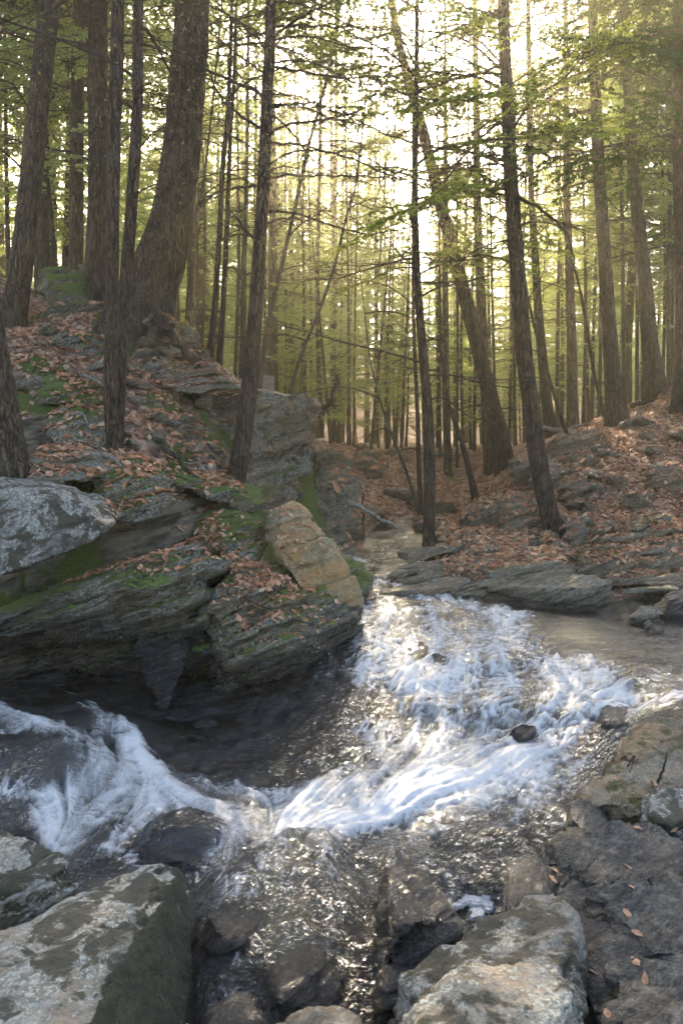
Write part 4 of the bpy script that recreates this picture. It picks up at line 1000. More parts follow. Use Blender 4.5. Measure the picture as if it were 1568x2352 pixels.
# ------------------------------------------------------------------ branches
def make_branch(seed, L=2.6, n_side=18, leaf=(.055, .018), step=.045, foliage=1.0, droop=.22, r0=.022, sub=True, rise=.12, bend=.12):
    """one flat hemlock branch along +X: wood arrays and needle arrays"""
    rs = np.random.default_rng(seed); wood = Acc(); LV = []; 
    t = np.linspace(0, 1, 12); w1, w2 = rs.uniform(-1, 1), rs.uniform(-1, 1)
    ax = np.c_[t * L, bend * L * (np.sin(t * 3 + w1) - np.sin(w1)) * t, rise * L * t - droop * L * t ** 2.2 + .02 * L * np.sin(t * 9 + w2)]
    ax = ax + rs.normal(0, .008 * L, ax.shape) * t[:, None]
    tube(wood, ax, r0 * (1 - t * .85), 5)
    def at(s): 
        k = min(int(s * 11), 10); f = s * 11 - k
        return ax[k] * (1 - f) + ax[k + 1] * f
    sprays = [(ax[6:], .7)]
    for i in range(n_side):
        s = .10 + .88 * (i + rs.uniform(0, .8)) / n_side; side = 1 if i % 2 else -1
        ln = L * (.42 * (1 - s) ** .7 + .07) * rs.uniform(.55, 1.2)
        an = side * R(rs.uniform(38, 68)); d = np.array((math.cos(an), math.sin(an), rs.uniform(-.12, .12)))
        p0 = at(s); tt = np.linspace(0, 1, 5)[:, None]
        pts = p0 + d * ln * tt + np.array((0, 0, -1)) * ln * rs.uniform(.05, .35) * tt ** 2 + np.array((.25 * ln, 0, 0)) * tt ** 2
        pts = pts + rs.normal(0, .02 * ln, pts.shape) * tt
        tube(wood, pts, r0 * .32 * (1 - np.linspace(0, .8, 5)), 3)
        sprays.append((pts, 1.0))
        if sub:
            for q in range(rs.integers(2, 5)):
                j = rs.integers(1, 4); ln2 = ln * rs.uniform(.25, .5); an2 = an + rs.choice([-1, 1]) * R(rs.uniform(30, 60))
                d2 = np.array((math.cos(an2), math.sin(an2), rs.uniform(-.3, .05)))
                p2 = pts[j] + d2 * ln2 * np.linspace(0, 1, 3)[:, None] + np.array((0, 0, -.15 * ln2)) * np.linspace(0, 1, 3)[:, None] ** 2
                tube(wood, p2, r0 * .16 * np.array((1, .7, .3)), 3); sprays.append((p2, .8))
    if foliage > 0:
        for pts, dens in sprays:
            seg = np.linalg.norm(np.diff(pts, axis=0), axis=1); tot = seg.sum(); n = int(tot / step * foliage * dens * 2)
            if n < 1: continue
            s = rs.uniform(.12, 1, n) * (len(pts) - 1.001); k = s.astype(int); f = (s - k)[:, None]
            p = pts[k] * (1 - f) + pts[k + 1] * f; d = pts[k + 1] - pts[k]; d /= np.linalg.norm(d, axis=1)[:, None]
            sd = rs.choice([-1, 1], n)[:, None]; up = np.array((0, 0, 1.0))
            lat = np.cross(up, d); lat /= np.linalg.norm(lat, axis=1)[:, None] + 1e-9
            l = d * rs.uniform(.3, .9, (n, 1)) + lat * sd * rs.uniform(.5, 1, (n, 1)) + up * rs.normal(-.1, .22, (n, 1))
            l /= np.linalg.norm(l, axis=1)[:, None]
            nn = up + rs.normal(0, .45, (n, 3)); w = np.cross(l, nn); w /= np.linalg.norm(w, axis=1)[:, None] + 1e-9
            ll = leaf[0] * rs.uniform(.6, 1.3, (n, 1)); ww = leaf[1] * rs.uniform(.7, 1.3, (n, 1))
            LV.append(np.stack([p, p + l * ll * .5 + w * ww, p + l * ll, p + l * ll * .5 - w * ww], 1))
    Wv, Wf = wood.arrays()
    Lv = np.concatenate(LV).reshape(-1, 3) if LV else np.zeros((0, 3))
    return Wv, Wf[0], Lv

def quads(n): return np.arange(n * 4).reshape(-1, 4)

LIVE = [make_branch(100 + k, n_side=18, step=.0175, leaf=(.050, .013), droop=.18 + .1 * (k % 3)) for k in range(5)]
DEAD = [make_branch(200 + k, L=2.8, n_side=15, foliage=0 if k % 2 else .05, droop=[.0, .25, .1, .35, .05, .2][k], rise=[.1, .05, .22, .1, -.05, .3][k], r0=.021, bend=.25) for k in range(6)]
COARSE = [make_branch(300 + k, n_side=14, step=.042, leaf=(.11, .034), sub=False, foliage=1.0, droop=.15 + .12 * (k % 3)) for k in range(5)]
def tmpl(lst, nm, mats_leaf):
    out = []
    for Wv, Wq, Lv in lst:
        w = mesh_np('branch', Wv, Wq, M['twig']); l = mesh_np('needles', Lv, quads(len(Lv) // 4), mats_leaf, False) if len(Lv) else None
        out.append((w, l))
    return out
LIVE_T = tmpl(LIVE, 'live', M['needles']); LIVE_D = tmpl(LIVE, 'live_dark', M['needles_dark']); DEAD_T = tmpl(DEAD, 'dead', M['needles'])

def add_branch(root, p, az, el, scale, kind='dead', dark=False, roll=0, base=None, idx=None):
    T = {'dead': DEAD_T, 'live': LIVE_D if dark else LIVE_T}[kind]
    k = random.randrange(len(T)) if idx is None else idx
    w, l = T[k]
    o = link('branch', w, root); o.location = p; o.rotation_euler = (roll, -el, az); o.scale = (scale,) * 3
    if l:
        f = link('needles', l, o); f['kind'] = 'stuff'
    return o

def make_crown(seed, h=20.0, z0=3.0, n=70, rmax=3.2, src=None, top=True):
    """wood and needles of a whole crown, trunk on the z axis"""
    rs = np.random.default_rng(seed); src = src or COARSE; WV = []; WQ = []; LV = []; n0 = 0
    for i in range(n):
        s = (i + rs.uniform(0, 1)) / n; z = z0 + (h - z0) * s
        ln = rmax * (1 - s ** 1.7) * rs.uniform(.5, 1.15) + .35
        if s < .12: ln *= rs.uniform(.5, .9)
        Wv, Wq, Lv = src[rs.integers(len(src))]; sc = ln / 2.6
        az = i * 2.4 + rs.uniform(-.6, .6); el = R(rs.uniform(-14, 16) + 25 * s)
        Mx = np.array(Matrix.Rotation(az, 3, 'Z') @ Matrix.Rotation(-el, 3, 'Y') @ Matrix.Rotation(rs.uniform(-.35, .35), 3, 'X')) * np.array((1, 1, 1.0))
        WV.append((Wv * sc) @ Mx.T + (0, 0, z)); WQ.append(Wq + n0); n0 += len(Wv)
        if len(Lv): 
            C = Lv.reshape(-1, 4, 3); c0 = C[:, :1]; grow = (C - c0) * min(1.0, 1 / max(sc, .8)) + c0   # leaves keep their own size
            LV.append((grow.reshape(-1, 3) * sc) @ Mx.T + (0, 0, z))
    return np.concatenate(WV), np.concatenate(WQ), np.concatenate(LV)
CROWNS = []
for k in range(6):
    Wv, Wq, Lv = make_crown(400 + k, h=[22, 20, 24, 21, 23, 19][k], z0=[3, 5, 4, 6.5, 2.5, 8][k], n=[62, 54, 66, 48, 70, 40][k], rmax=[3.0, 3.4, 2.8, 3.2, 3.0, 3.5][k])
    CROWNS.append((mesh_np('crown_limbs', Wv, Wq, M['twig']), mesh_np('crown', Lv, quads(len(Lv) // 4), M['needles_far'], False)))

# ------------------------------------------------------------------ trunks
def trunk_mesh(P, rad, sides, nseg, mat, flare=.5, rough=.06, seed=0, fr=.5):
    """P control points (local), rad radii at them"""
    P = np.asarray(P); path = smooth_path(P, nseg); r = smooth_path(np.c_[rad, rad, rad], nseg)[:, 0]
    acc = Acc(); tube(acc, path, r, sides); V, fs = acc.arrays()
    V = V.reshape(nseg, sides, 3); c = path[:, None]; D = V - c; dist = np.cumsum(np.r_[0, np.linalg.norm(np.diff(path, axis=0), axis=1)])
    th = np.linspace(0, 2 * np.pi, sides, endpoint=False); n = max(3, int(4 + seed % 3))
    k = 1 + flare * np.exp(-dist / (fr * 1.0))[:, None] * (1 + .7 * np.cos(n * th + seed)[None])
    pn = np.stack([np.cos(th)[None] * 3.5 + 0 * dist[:, None], np.sin(th)[None] * 3.5 + 0 * dist[:, None], dist[:, None] * 1.6 + 0 * th[None]], -1).reshape(-1, 3) + seed * 3.1
    k = k * (1 + rough * fbm(pn, 3).reshape(nseg, sides) * 1.6)
    pb = np.stack([np.cos(th)[None] * 7 + 0 * dist[:, None], np.sin(th)[None] * 7 + 0 * dist[:, None], dist[:, None] * .35 / r.mean() * .25 + 0 * th[None]], -1).reshape(-1, 3) + seed
    k = k * (1 + rough * .7 * fbm(pb, 2).reshape(nseg, sides))
    V = (c + D * k[..., None]).reshape(-1, 3)
    return mesh_np('trunk', V, fs, mat)

def tree(name, label, pts, d, mat='bark', sides=20, height=19, live=(0, 0, 0), dead=(0, 0, 0), group=None, cat='tree', flare=.28, crown=None, d_top=None, dark=False, az_pref=None, sc=1.0):
    """pts = [(u, v, width)] from the root up"""
    n = len(pts); dt = d if d_top is None else d_top
    ds = [d + (dt - d) * i / max(1, n - 1) for i in range(n)]
    P = [W(u, v, dd) for (u, v, w), dd in zip(pts, ds)]; rad = [w / 2 * dd / F for (u, v, w), dd in zip(pts, ds)]
    base = P[0].copy()
    dirn = P[-1] - P[-2]; dirn /= np.linalg.norm(dirn); dirn = (dirn + np.array((0, 0, 1.2))); dirn /= np.linalg.norm(dirn)
    zt = base[2] + height
    if P[-1][2] < zt - 1:
        L = zt - P[-1][2]
        P.append(P[-1] + dirn * L * .5); rad.append(rad[-1] * .62); P.append(P[-1] + dirn * L * .5 ); rad.append(.015)
    rad[0] *= 1.05
    d0 = (P[1] - P[0]) / np.linalg.norm(P[1] - P[0])
    P.insert(0, P[0] - d0 * .5 - np.array((0, 0, .15))); rad.insert(0, rad[0] * 1.1)
    P = np.array(P) - base
    root = link(name, None); root.location = base; tag(root, label, cat, group)
    tot = np.linalg.norm(np.diff(P, axis=0), axis=1).sum()
    nseg = int(min(170, max(30, tot / .12)))
    sd = random.randrange(100)
    link('trunk', trunk_mesh(P, rad, sides, nseg, M[mat], flare, seed=sd, fr=rad[1] * 3), root)
    path = smooth_path(P, 200); rr = smooth_path(np.c_[rad, rad, rad], 200)[:, 0]
    zs = path[:, 2]
    def place(kind, n_, z0, z1):
        for i in range(n_):
            z = z0 + (z1 - z0) * (i + random.random()) / n_
            k = int(np.argmin(np.abs(zs - z))); 
            az = random.uniform(0, 6.283) if az_pref is None or random.random() < .35 else random.gauss(az_pref, .6)
            s = random.uniform(.45, 1.15) * (1.25 if kind == 'live' else 1.0) * sc
            add_branch(root, path[k], az, R(random.uniform(-12, 16)), s, kind, dark, random.uniform(-.4, .4))
    if dead[0]: place('dead', *dead)
    if live[0]: place('live', *live)
    if crown is not None:
        w, l = CROWNS[crown]
        top = path[-1]; 
        cw = link('crown_limbs', w, root); cw['kind'] = 'stuff'; cl = link('crown', l, root); cl['kind'] = 'stuff'
        for c_ in (cw, cl):
            c_.location = (path[120][0], path[120][1], 0); c_.scale = (1, 1, height / 22); c_.rotation_euler[2] = random.uniform(0, 6.3)
    return root

RT, LT = 0.0, math.pi
T = tree
T('hemlock_tree', 'thick rough trunk cut off by the left edge at the bottom of the slope', [(18, 1085, 88), (8, 950, 74), (-12, 820, 66), (-30, 680, 60), (-60, 400, 55)], 9.4, sides=36, flare=.3, dead=(4, 5, 8))
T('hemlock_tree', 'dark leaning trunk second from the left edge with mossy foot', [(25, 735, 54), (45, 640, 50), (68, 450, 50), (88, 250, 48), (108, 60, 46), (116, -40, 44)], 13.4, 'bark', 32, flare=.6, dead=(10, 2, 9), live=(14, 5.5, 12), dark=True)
T('hemlock_tree', 'thin dark pole between the two leftmost big trunks', [(128, 612, 12), (118, 500, 11), (105, 330, 9), (98, 100, 8)], 17.5, 'bark', 10, dead=(6, 1, 8), live=(8, 5, 12), dark=True)
T('hemlock_tree', 'straight dark pole behind the crest at far left', [(103, 610, 22), (103, 400, 20), (100, 100, 16)], 18.5, 'bark', 14, live=(12, 4, 13), dark=True)
T('hemlock_tree', 'straight wide trunk behind the twin slim trunks', [(222, 665, 52), (224, 500, 44), (226, 250, 43), (225, 0, 42)], 15.2, 'bark', 34, dead=(14, 2, 9), live=(16, 5, 13), dark=True)
T('hemlock_tree', 'left one of the twin slim trunks rising from the leafy ledge', [(264, 1040, 32), (254, 900, 31), (258, 700, 28), (260, 500, 29), (264, 250, 30), (271, 0, 30)], 10.5, 'bark', 30, flare=.25, dead=(12, 4, 9))
T('hemlock_tree', 'right one of the twin slim trunks leaning to the right', [(270, 1000, 28), (276, 860, 30), (287, 680, 29), (302, 480, 27), (314, 280, 26), (317, 0, 24)], 10.9, 'bark', 30, flare=.2, dead=(14, 3, 9), az_pref=.3)
T('hemlock_tree', 'great leaning trunk with coarse bark clasping the rocks', [(330, 715, 118), (352, 640, 100), (385, 540, 92), (412, 400, 85), (425, 250, 82), (436, 100, 78), (442, 0, 78)], 14.0, 'bark', 56, flare=.35, height=24, dead=(10, 4, 9), live=(8, 7, 12), az_pref=.2)
T('young_tree', 'slender stem at the crest right of the great trunk', [(430, 745, 10), (436, 600, 9), (437, 450, 8), (440, 250, 7)], 18, 'bark', 8, height=13, dead=(6, 1, 9))
T('young_tree', 'short crooked stem leaning right beside the great trunk', [(392, 700, 12), (420, 620, 10), (440, 520, 8), (470, 400, 6)], 17, 'bark_grey', 8, height=9, dead=(5, 1, 6))
T('hemlock_tree', 'slim dark stem left one of a close pair on the crest', [(477, 880, 20), (490, 740, 15), (502, 580, 13), (512, 380, 12), (528, 160, 10)], 14.6, 'bark', 16, dead=(16, 2, 10), live=(3, 7, 11), az_pref=.2)
T('hemlock_tree', 'slim dark stem right one of a close pair on the crest', [(504, 835, 15), (514, 680, 13), (522, 500, 11), (530, 300, 9), (540, 100, 8)], 16.2, 'bark', 14, dead=(16, 1, 10), live=(4, 6, 11))
T('hemlock_tree', 'mid sized trunk standing in front of the cliff with many bare branches', [(540, 1115, 42), (556, 1020, 40), (572, 900, 38), (588, 700, 33), (597, 550, 30), (606, 400, 28), (614, 200, 26), (622, 0, 24)], 12.0, 'bark', 36, flare=.25, dead=(34, 4, 10), az_pref=0.15, height=20)
T('young_tree', 'long thin stem leaning right behind the trunk at the cliff', [(598, 880, 12), (612, 760, 11), (640, 640, 10), (672, 500, 9), (705, 350, 8), (745, 200, 7), (780, 20, 5)], 18, 'bark_grey', 10, height=17, dead=(12, 2, 12), live=(9, 6, 15))
T('young_tree', 'thin mossy stem leaning right from the cliff top', [(664, 910, 9), (690, 820, 8), (730, 720, 8), (765, 620, 7), (795, 500, 6), (820, 400, 5)], 17, 'bark_grey', 10, height=12, dead=(9, 1, 7), live=(5, 6, 11))
T('hemlock_tree', 'straight dark trunk standing at the water beside the gorge mouth', [(983, 1308, 32), (985, 1200, 27), (986, 1080, 27), (982, 950, 24), (970, 800, 20), (958, 650, 18), (952, 450, 15), (955, 250, 12)], 14.1, 'bark', 26, flare=.15, height=15, dead=(30, 3, 11), live=(8, 5, 12))
T('hemlock_tree', 'thin dark stem just left of the trunk at the water', [(968, 1215, 11), (962, 1080, 11), (958, 940, 10), (950, 760, 8), (948, 600, 7)], 19.5, 'bark', 10, height=13, live=(5, 5, 11), dead=(8, 2, 8))
T('young_tree', 'thin bent stem leaning left over the gorge', [(965, 1190, 8), (935, 1090, 7), (900, 1000, 7), (876, 930, 6), (850, 830, 4)], 19, 'bark_grey', 8, height=6, dead=(6, 1, 5))
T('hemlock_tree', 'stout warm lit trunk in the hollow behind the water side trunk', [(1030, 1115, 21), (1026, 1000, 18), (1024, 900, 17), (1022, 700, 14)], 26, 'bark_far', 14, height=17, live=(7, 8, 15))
T('young_tree', 'curved dark stem left of the leaning hillside trunk', [(1090, 1140, 16), (1072, 1060, 13), (1052, 990, 12), (1030, 930, 10), (1016, 850, 8), (1010, 700, 6)], 20.5, 'bark', 12, height=12, dead=(10, 2, 8), live=(3, 5, 9))
T('hemlock_tree', 'big trunk leaning left across the valley top', [(1163, 1095, 48), (1142, 980, 38), (1112, 860, 35), (1082, 740, 33), (1056, 640, 31), (1030, 540, 29), (1008, 455, 27), (965, 280, 24), (905, 40, 18)], 22.3, 'bark', 30, height=24, flare=.12, dead=(16, 3, 13), live=(9, 8, 16))
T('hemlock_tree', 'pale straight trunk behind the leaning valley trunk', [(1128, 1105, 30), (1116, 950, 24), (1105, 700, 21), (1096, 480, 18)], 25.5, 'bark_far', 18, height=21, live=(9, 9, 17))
T('hemlock_tree', 'tall right hand trunk bending at its foot on the stream ledges', [(1278, 1240, 50), (1258, 1170, 42), (1236, 1060, 42), (1216, 920, 39), (1200, 780, 37), (1186, 600, 35), (1174, 430, 33), (1164, 220, 29), (1155, 0, 26)], 14.5, 'bark', 38, flare=.22, height=22, dead=(26, 5, 10), live=(10, 6.6, 10.5), az_pref=3.0)
T('young_tree', 'thin dark stem leaning left behind the right hand trunk', [(1298, 988, 10), (1270, 900, 9), (1245, 820, 8), (1222, 730, 7), (1205, 640, 5)], 20, 'bark', 8, height=8, dead=(6, 1, 6))
T('hemlock_tree', 'brown trunk close behind the right hand trunk', [(1264, 995, 28), (1250, 880, 24), (1236, 720, 20), (1226, 560, 17), (1218, 400, 14)], 24, 'bark', 18, height=20, live=(7, 8, 15), dead=(8, 2, 8))
T('hemlock_tree', 'straight hazy trunk midway between the two right hand trunks', [(1314, 972, 26), (1312, 800, 23), (1306, 600, 19), (1300, 400, 15)], 26.5, 'bark_far', 18, height=21, live=(9, 8, 16))
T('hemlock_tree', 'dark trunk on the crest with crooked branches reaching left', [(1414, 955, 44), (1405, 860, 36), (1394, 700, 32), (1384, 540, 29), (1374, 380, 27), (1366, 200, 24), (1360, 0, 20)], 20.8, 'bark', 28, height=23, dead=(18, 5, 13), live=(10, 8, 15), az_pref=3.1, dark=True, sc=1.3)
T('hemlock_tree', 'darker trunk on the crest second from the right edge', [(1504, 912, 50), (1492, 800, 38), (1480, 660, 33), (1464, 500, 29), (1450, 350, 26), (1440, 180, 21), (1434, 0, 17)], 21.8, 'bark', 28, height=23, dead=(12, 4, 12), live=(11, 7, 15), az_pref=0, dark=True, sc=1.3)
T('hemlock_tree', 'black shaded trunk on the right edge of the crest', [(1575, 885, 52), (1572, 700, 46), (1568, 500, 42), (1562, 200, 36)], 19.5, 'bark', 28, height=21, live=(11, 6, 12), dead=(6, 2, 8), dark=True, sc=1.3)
T('young_tree', 'thin bent stem leaning left in front of the crooked branched trunk', [(1385, 950, 9), (1362, 850, 9), (1345, 740, 8), (1325, 640, 6), (1300, 560, 4)], 22.5, 'bark', 8, height=9, dead=(6, 1, 7))
T('hemlock_tree', 'orange lit trunk seen through the gap at the cliff top', [(622, 930, 22), (622, 820, 20), (624, 700, 18)], 28, 'bark_far', 14, height=18, live=(12, 6, 16))
T('hemlock_tree', 'pale birch like stem behind the middle left trunk', [(553, 905, 16), (558, 780, 14), (560, 600, 12), (566, 420, 10)], 24, 'bark_grey', 12, height=19, live=(10, 8, 17), dead=(6, 3, 8))

# dark hanging branches of a tree whose trunk stands just outside the right edge
T('hemlock_tree', 'dark hemlock reaching in from beyond the upper right edge', [(1640, 1250, 40), (1660, 800, 36), (1670, 300, 32), (1675, -50, 28)], 13.5, 'bark', 20, height=16, live=(13, 6.6, 11), dead=(5, 4, 8), az_pref=3.05, dark=True, sc=1.05)

thin = [(20, 620, 12, 21), (60, 640, 8, 25), (150, 610, 14, 22), (178, 640, 9, 26), (190, 660, 8, 20), (455, 800, 8, 25), (466, 790, 7, 28), (541, 850, 9, 27), (690, 930, 7, 30), (715, 940, 6, 33), (735, 960, 12, 26),
        (800, 1000, 7, 30), (812, 1010, 6, 34), (870, 1040, 7, 36), (905, 1050, 6, 38), (1048, 1105, 8, 27), (1066, 1100, 9, 30), (1082, 1095, 8, 32), (1140, 1090, 8, 28), (1168, 1050, 7, 31),
        (1184, 1040, 8, 30), (1340, 975, 9, 29), (1352, 970, 8, 33), (1375, 965, 9, 28), (1432, 935, 11, 27), (1446, 935, 9, 32), (1462, 925, 10, 29), (1478, 915, 8, 34), (1520, 900, 9, 28), (1535, 890, 12, 25), (1552, 885, 8, 30),
        (1205, 1030, 9, 34), (1290, 990, 8, 35), (1392, 960, 7, 36), (760, 980, 6, 36), (655, 930, 6, 34), (590, 900, 7, 30), (410, 740, 8, 24)]
LM = [(-50, 'left edge trunk'), (40, 'leftmost trunk'), (103, 'dark straight pole'), (222, 'wide straight trunk'), (262, 'twin slim trunks'), (345, 'great leaning trunk'), (477, 'close pair of stems'), (575, 'trunk at the cliff'), (664, 'mossy cliff stem'),
      (780, 'gap at mid picture'), (965, 'trunk at the water'), (1030, 'hollow trunk'), (1090, 'curved dark stem'), (1130, 'big valley trunk'), (1225, 'right hand trunk'), (1264, 'brown trunk behind it'), (1312, 'straight hazy trunk'), (1410, 'crooked branched one'), (1502, 'darker crest trunk'), (1575, 'right edge trunk'), (1700, 'frame')]
thin_lab = {}
_gr = {}
for t_ in thin:
    k = max(j for j, (uu, nn) in enumerate(LM) if uu <= t_[0]); _gr.setdefault(k, []).append(t_)
for k, ts in _gr.items():
    ts.sort()
    for j, t_ in enumerate(ts):
        nth_ = ['first', 'second', 'third', 'fourth', 'fifth', 'sixth'][j]
        thin_lab[t_] = f"{'slender' if t_[2] > 8 else 'very thin'} hazy pole behind, {nth_ + ' ' if len(ts) > 1 else ''}to the right of the {LM[k][1]}"
for i, (u, v, w, d) in enumerate(thin):
    x_ = (u - 784) / F * d; open_ = -4.5 < x_ < 9.5
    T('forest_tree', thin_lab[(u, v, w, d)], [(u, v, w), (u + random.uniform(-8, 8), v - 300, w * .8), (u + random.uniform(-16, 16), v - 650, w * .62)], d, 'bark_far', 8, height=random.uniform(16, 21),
      group='slender poles of the forest behind', crown=None if open_ else random.choice([3, 5, 1]), live=(3, 9, 15) if open_ else (0, 0, 0), dead=(4, 3, 12) if open_ else (0, 0, 0))

# the forest farther back: copies of six trees
def proto_trunk(k):
    h = [22, 20, 24, 21, 23, 19][k]
    P = [(0, 0, -1.5), (0, 0, 0), (random.uniform(-.2, .2), 0, h * .3), (random.uniform(-.3, .3), 0, h * .65), (0, 0, h + .3)]
    return trunk_mesh(P, [.19, .17, .14, .09, .015], 9, 30, M['bark_far'], .3, seed=k)
PT = [proto_trunk(k) for k in range(6)]
SUNLINE = math.tan(SUN_AZ)
placed = []
def forest_tree(x, y, k, s, label, group):
    nm_ = 'young_hemlock' if s < .56 else 'distant_hemlock' if 'distant' in label else 'forest_tree'
    z = float(terr_h(np.array([x]), np.array([y]))[0][0])
    r = link(nm_, None); r.location = (x, y, z - .1); r.rotation_euler[2] = random.uniform(0, 6.28); r.rotation_euler[0] = random.gauss(0, .03); r.scale = (s, s, s)
    tag(r, label, 'tree', group)
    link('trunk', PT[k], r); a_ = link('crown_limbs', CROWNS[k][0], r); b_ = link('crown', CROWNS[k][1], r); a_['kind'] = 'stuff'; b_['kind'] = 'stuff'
def put_forest(n, ys, half, ks, sc, label, group, gap=2.8, ok=lambda x, y: True):
    got = tries = 0
    while got < n and tries < 4000:
        tries += 1
        y = random.uniform(*ys); x = random.uniform(-half, half) * abs(y)
        if any((x - a_) ** 2 + (y - b_) ** 2 < gap ** 2 for a_, b_ in placed) or not ok(x, y): continue
        placed.append((x, y)); got += 1
        forest_tree(x, y, random.choice(ks), random.uniform(*sc), label, group)
put_forest(40, (28, 70), .50, range(6), (.85, 1.15), 'hazy green hemlock in the depth of the sunlit forest', 'hemlocks in the depth of the forest', ok=lambda x, y: not (-1.3 < x < 9 and y < 46))
put_forest(50, (84, 116), .50, [0, 2, 4], (.55, .9), 'distant hemlock on the wooded rise behind the forest', 'distant hemlocks on the wooded rise', gap=3.0)
put_forest(14, (17, 32), .52, [0, 2, 4], (.9, 1.1), 'dark leafy hemlock behind the left crest', 'dark hemlocks behind the left crest', gap=2.0, ok=lambda x, y: x < -.24 * y - .8)
put_forest(5, (26, 36), .52, [0, 2, 4], (.9, 1.1), 'dark leafy hemlock behind the right crest', 'dark hemlocks behind the right crest', gap=2.0, ok=lambda x, y: x > .30 * y)
put_forest(3, (34, 45), .09, [0, 2, 4], (1.0, 1.2), 'full crowned hemlock standing against the sun in the middle', 'full crowned hemlocks against the sun', gap=1.9, ok=lambda x, y: -3.6 < x < 1.0)
put_forest(4, (30, 48), .3, [0, 2, 4], (.95, 1.15), 'tall hemlock with a full crown behind the cliff top', 'tall hemlocks behind the cliff top', gap=2.2, ok=lambda x, y: -13 < x < -3.6)
put_forest(5, (54, 76), .09, [0, 2, 4], (1.2, 1.4), 'very tall hemlock dark against the sun glow in the middle', 'tall hemlocks in front of the glow', gap=2.2)
put_forest(50, (46, 84), .36, [0, 1, 2, 4], (.95, 1.2), 'tall hemlock with light shining through it behind the gorge', 'backlit hemlocks behind the gorge', gap=2.2)
put_forest(120, (30, 62), .50, [0, 2, 4], (.34, .55), 'low bushy hemlock in the understorey of the sunlit forest', 'bushy hemlocks of the understorey', gap=2.0)
put_forest(70, (62, 112), .52, [0, 2, 4], (.5, .9), 'low bushy hemlock closing the view at the far end of the forest', 'bushy hemlocks at the far end of the forest')
# the forest goes on beside and behind the camera and shades the gorge
for i in range(30):
    a_ = random.uniform(0, 2 * math.pi); r_ = random.uniform(9, 30); x, y = r_ * math.sin(a_), 4 + r_ * math.cos(a_)
    if y > 3 and abs(x) < .50 * y + 2.5: continue
    if any((x - p_) ** 2 + (y - q_) ** 2 < 3.2 ** 2 for p_, q_ in placed): continue
    placed.append((x, y)); forest_tree(x, y, random.randrange(6), random.uniform(.9, 1.15), 'tall hemlock of the forest round the viewpoint', 'hemlocks round the viewpoint')

# young green hemlocks in the gorge mouth
for i, (u, v, d, s) in enumerate([(850, 1080, 27, .36), (760, 1010, 25, .36), (920, 1090, 31, .42), (700, 990, 27, .45), (1010, 1130, 29, .4), (640, 960, 30, .45), (1130, 1090, 31, .45)]):
    p = W(u, v, d); forest_tree(p[0], p[1], [4, 0, 2, 4, 0, 4, 2][i], s, 'young blue green hemlock ' + ['above the gorge between the dark cliff and the far bank', 'just right of the pale cliff top', 'behind the thin stem bent over the gorge', 'between the stone block and the curved snag', 'beside the stout trunk of the hollow', 'left of the mossy stem of the cliff top', 'at the foot of the big leaning valley trunk'][i], 'young hemlocks in the gorge mouth')

def long_branch(label_start, d, lines, r=.03, twigs=9):
    root = next(o for o in COL.objects if o.get('label', '').startswith(label_start))
    o0 = np.array(root.location)
    for li, pts in enumerate(lines):
        rs = np.random.default_rng(li + len(label_start)); n = len(pts); sgn = rs.choice([-1, 1])
        P = smooth_path([W(u, v, d + sgn * 1.6 * i / (n - 1)) - o0 for i, (u, v) in enumerate(pts)], 20); acc = Acc()
        P = P + rs.normal(0, .012, P.shape)
        tube(acc, P, r * np.linspace(1, .25, 20) * rs.uniform(.8, 1.2), 6)
        for q in range(twigs):
            k = rs.integers(4, 19); ln = rs.uniform(.3, 1.0); dd = P[k] - P[k - 1]; dd /= np.linalg.norm(dd); sd = rs.normal(0, 1, 3) * (.7, .9, .45); sd[2] -= .25; e = dd * .8 + sd; e /= np.linalg.norm(e)
            tt = np.linspace(0, 1, 5)[:, None]; tp_ = P[k] + e * ln * tt + np.array((0, 0, -.15)) * ln * tt ** 2
            tube(acc, tp_, r * .3 * np.linspace(1, .3, 5), 4)
            for w_ in range(2):
                e2 = e + rs.normal(0, .5, 3); e2 /= np.linalg.norm(e2); j = rs.integers(1, 4); tube(acc, tp_[j] + e2 * ln * .45 * tt[:3] * 2, r * .14 * np.array((1, .6, .3)), 3)
        link('branch', acc.mesh('long_branch', M['twig']), root)
long_branch('mid sized trunk standing in front of the cliff', 12.0, [[(622, 62), (720, 60), (830, 64), (930, 70)], [(618, 150), (700, 165), (800, 178), (930, 172)], [(610, 330), (700, 335), (820, 372), (950, 430)], [(604, 405), (720, 404), (830, 405), (930, 412)], [(600, 215), (500, 170), (400, 120), (320, 60)],
    [(606, 300), (520, 240), (480, 160), (440, 20)], [(612, 250), (700, 235), (760, 250), (850, 300)], [(596, 520), (660, 500), (720, 520)], [(618, 120), (560, 60), (500, 20), (440, 5)], [(598, 430), (540, 430), (470, 455), (450, 470)], [(590, 560), (540, 500), (520, 470)]], .026)
long_branch('tall right hand trunk bending', 14.5, [[(1155, 148), (1050, 182), (920, 192), (800, 160), (690, 110)], [(1158, 212), (1050, 232), (940, 220), (860, 180)], [(1172, 372), (1080, 350), (950, 330), (830, 280), (740, 220)], [(1176, 440), (1050, 425), (920, 400), (800, 345), (720, 330)],
    [(1180, 450), (1100, 445), (980, 430), (860, 380)], [(1170, 325), (1120, 340), (1080, 370)], [(1152, 40), (1060, 10), (980, -40)], [(1178, 450), (1240, 480), (1300, 540), (1320, 620)], [(1165, 270), (1090, 330), (1020, 420), (960, 520)]], .03)
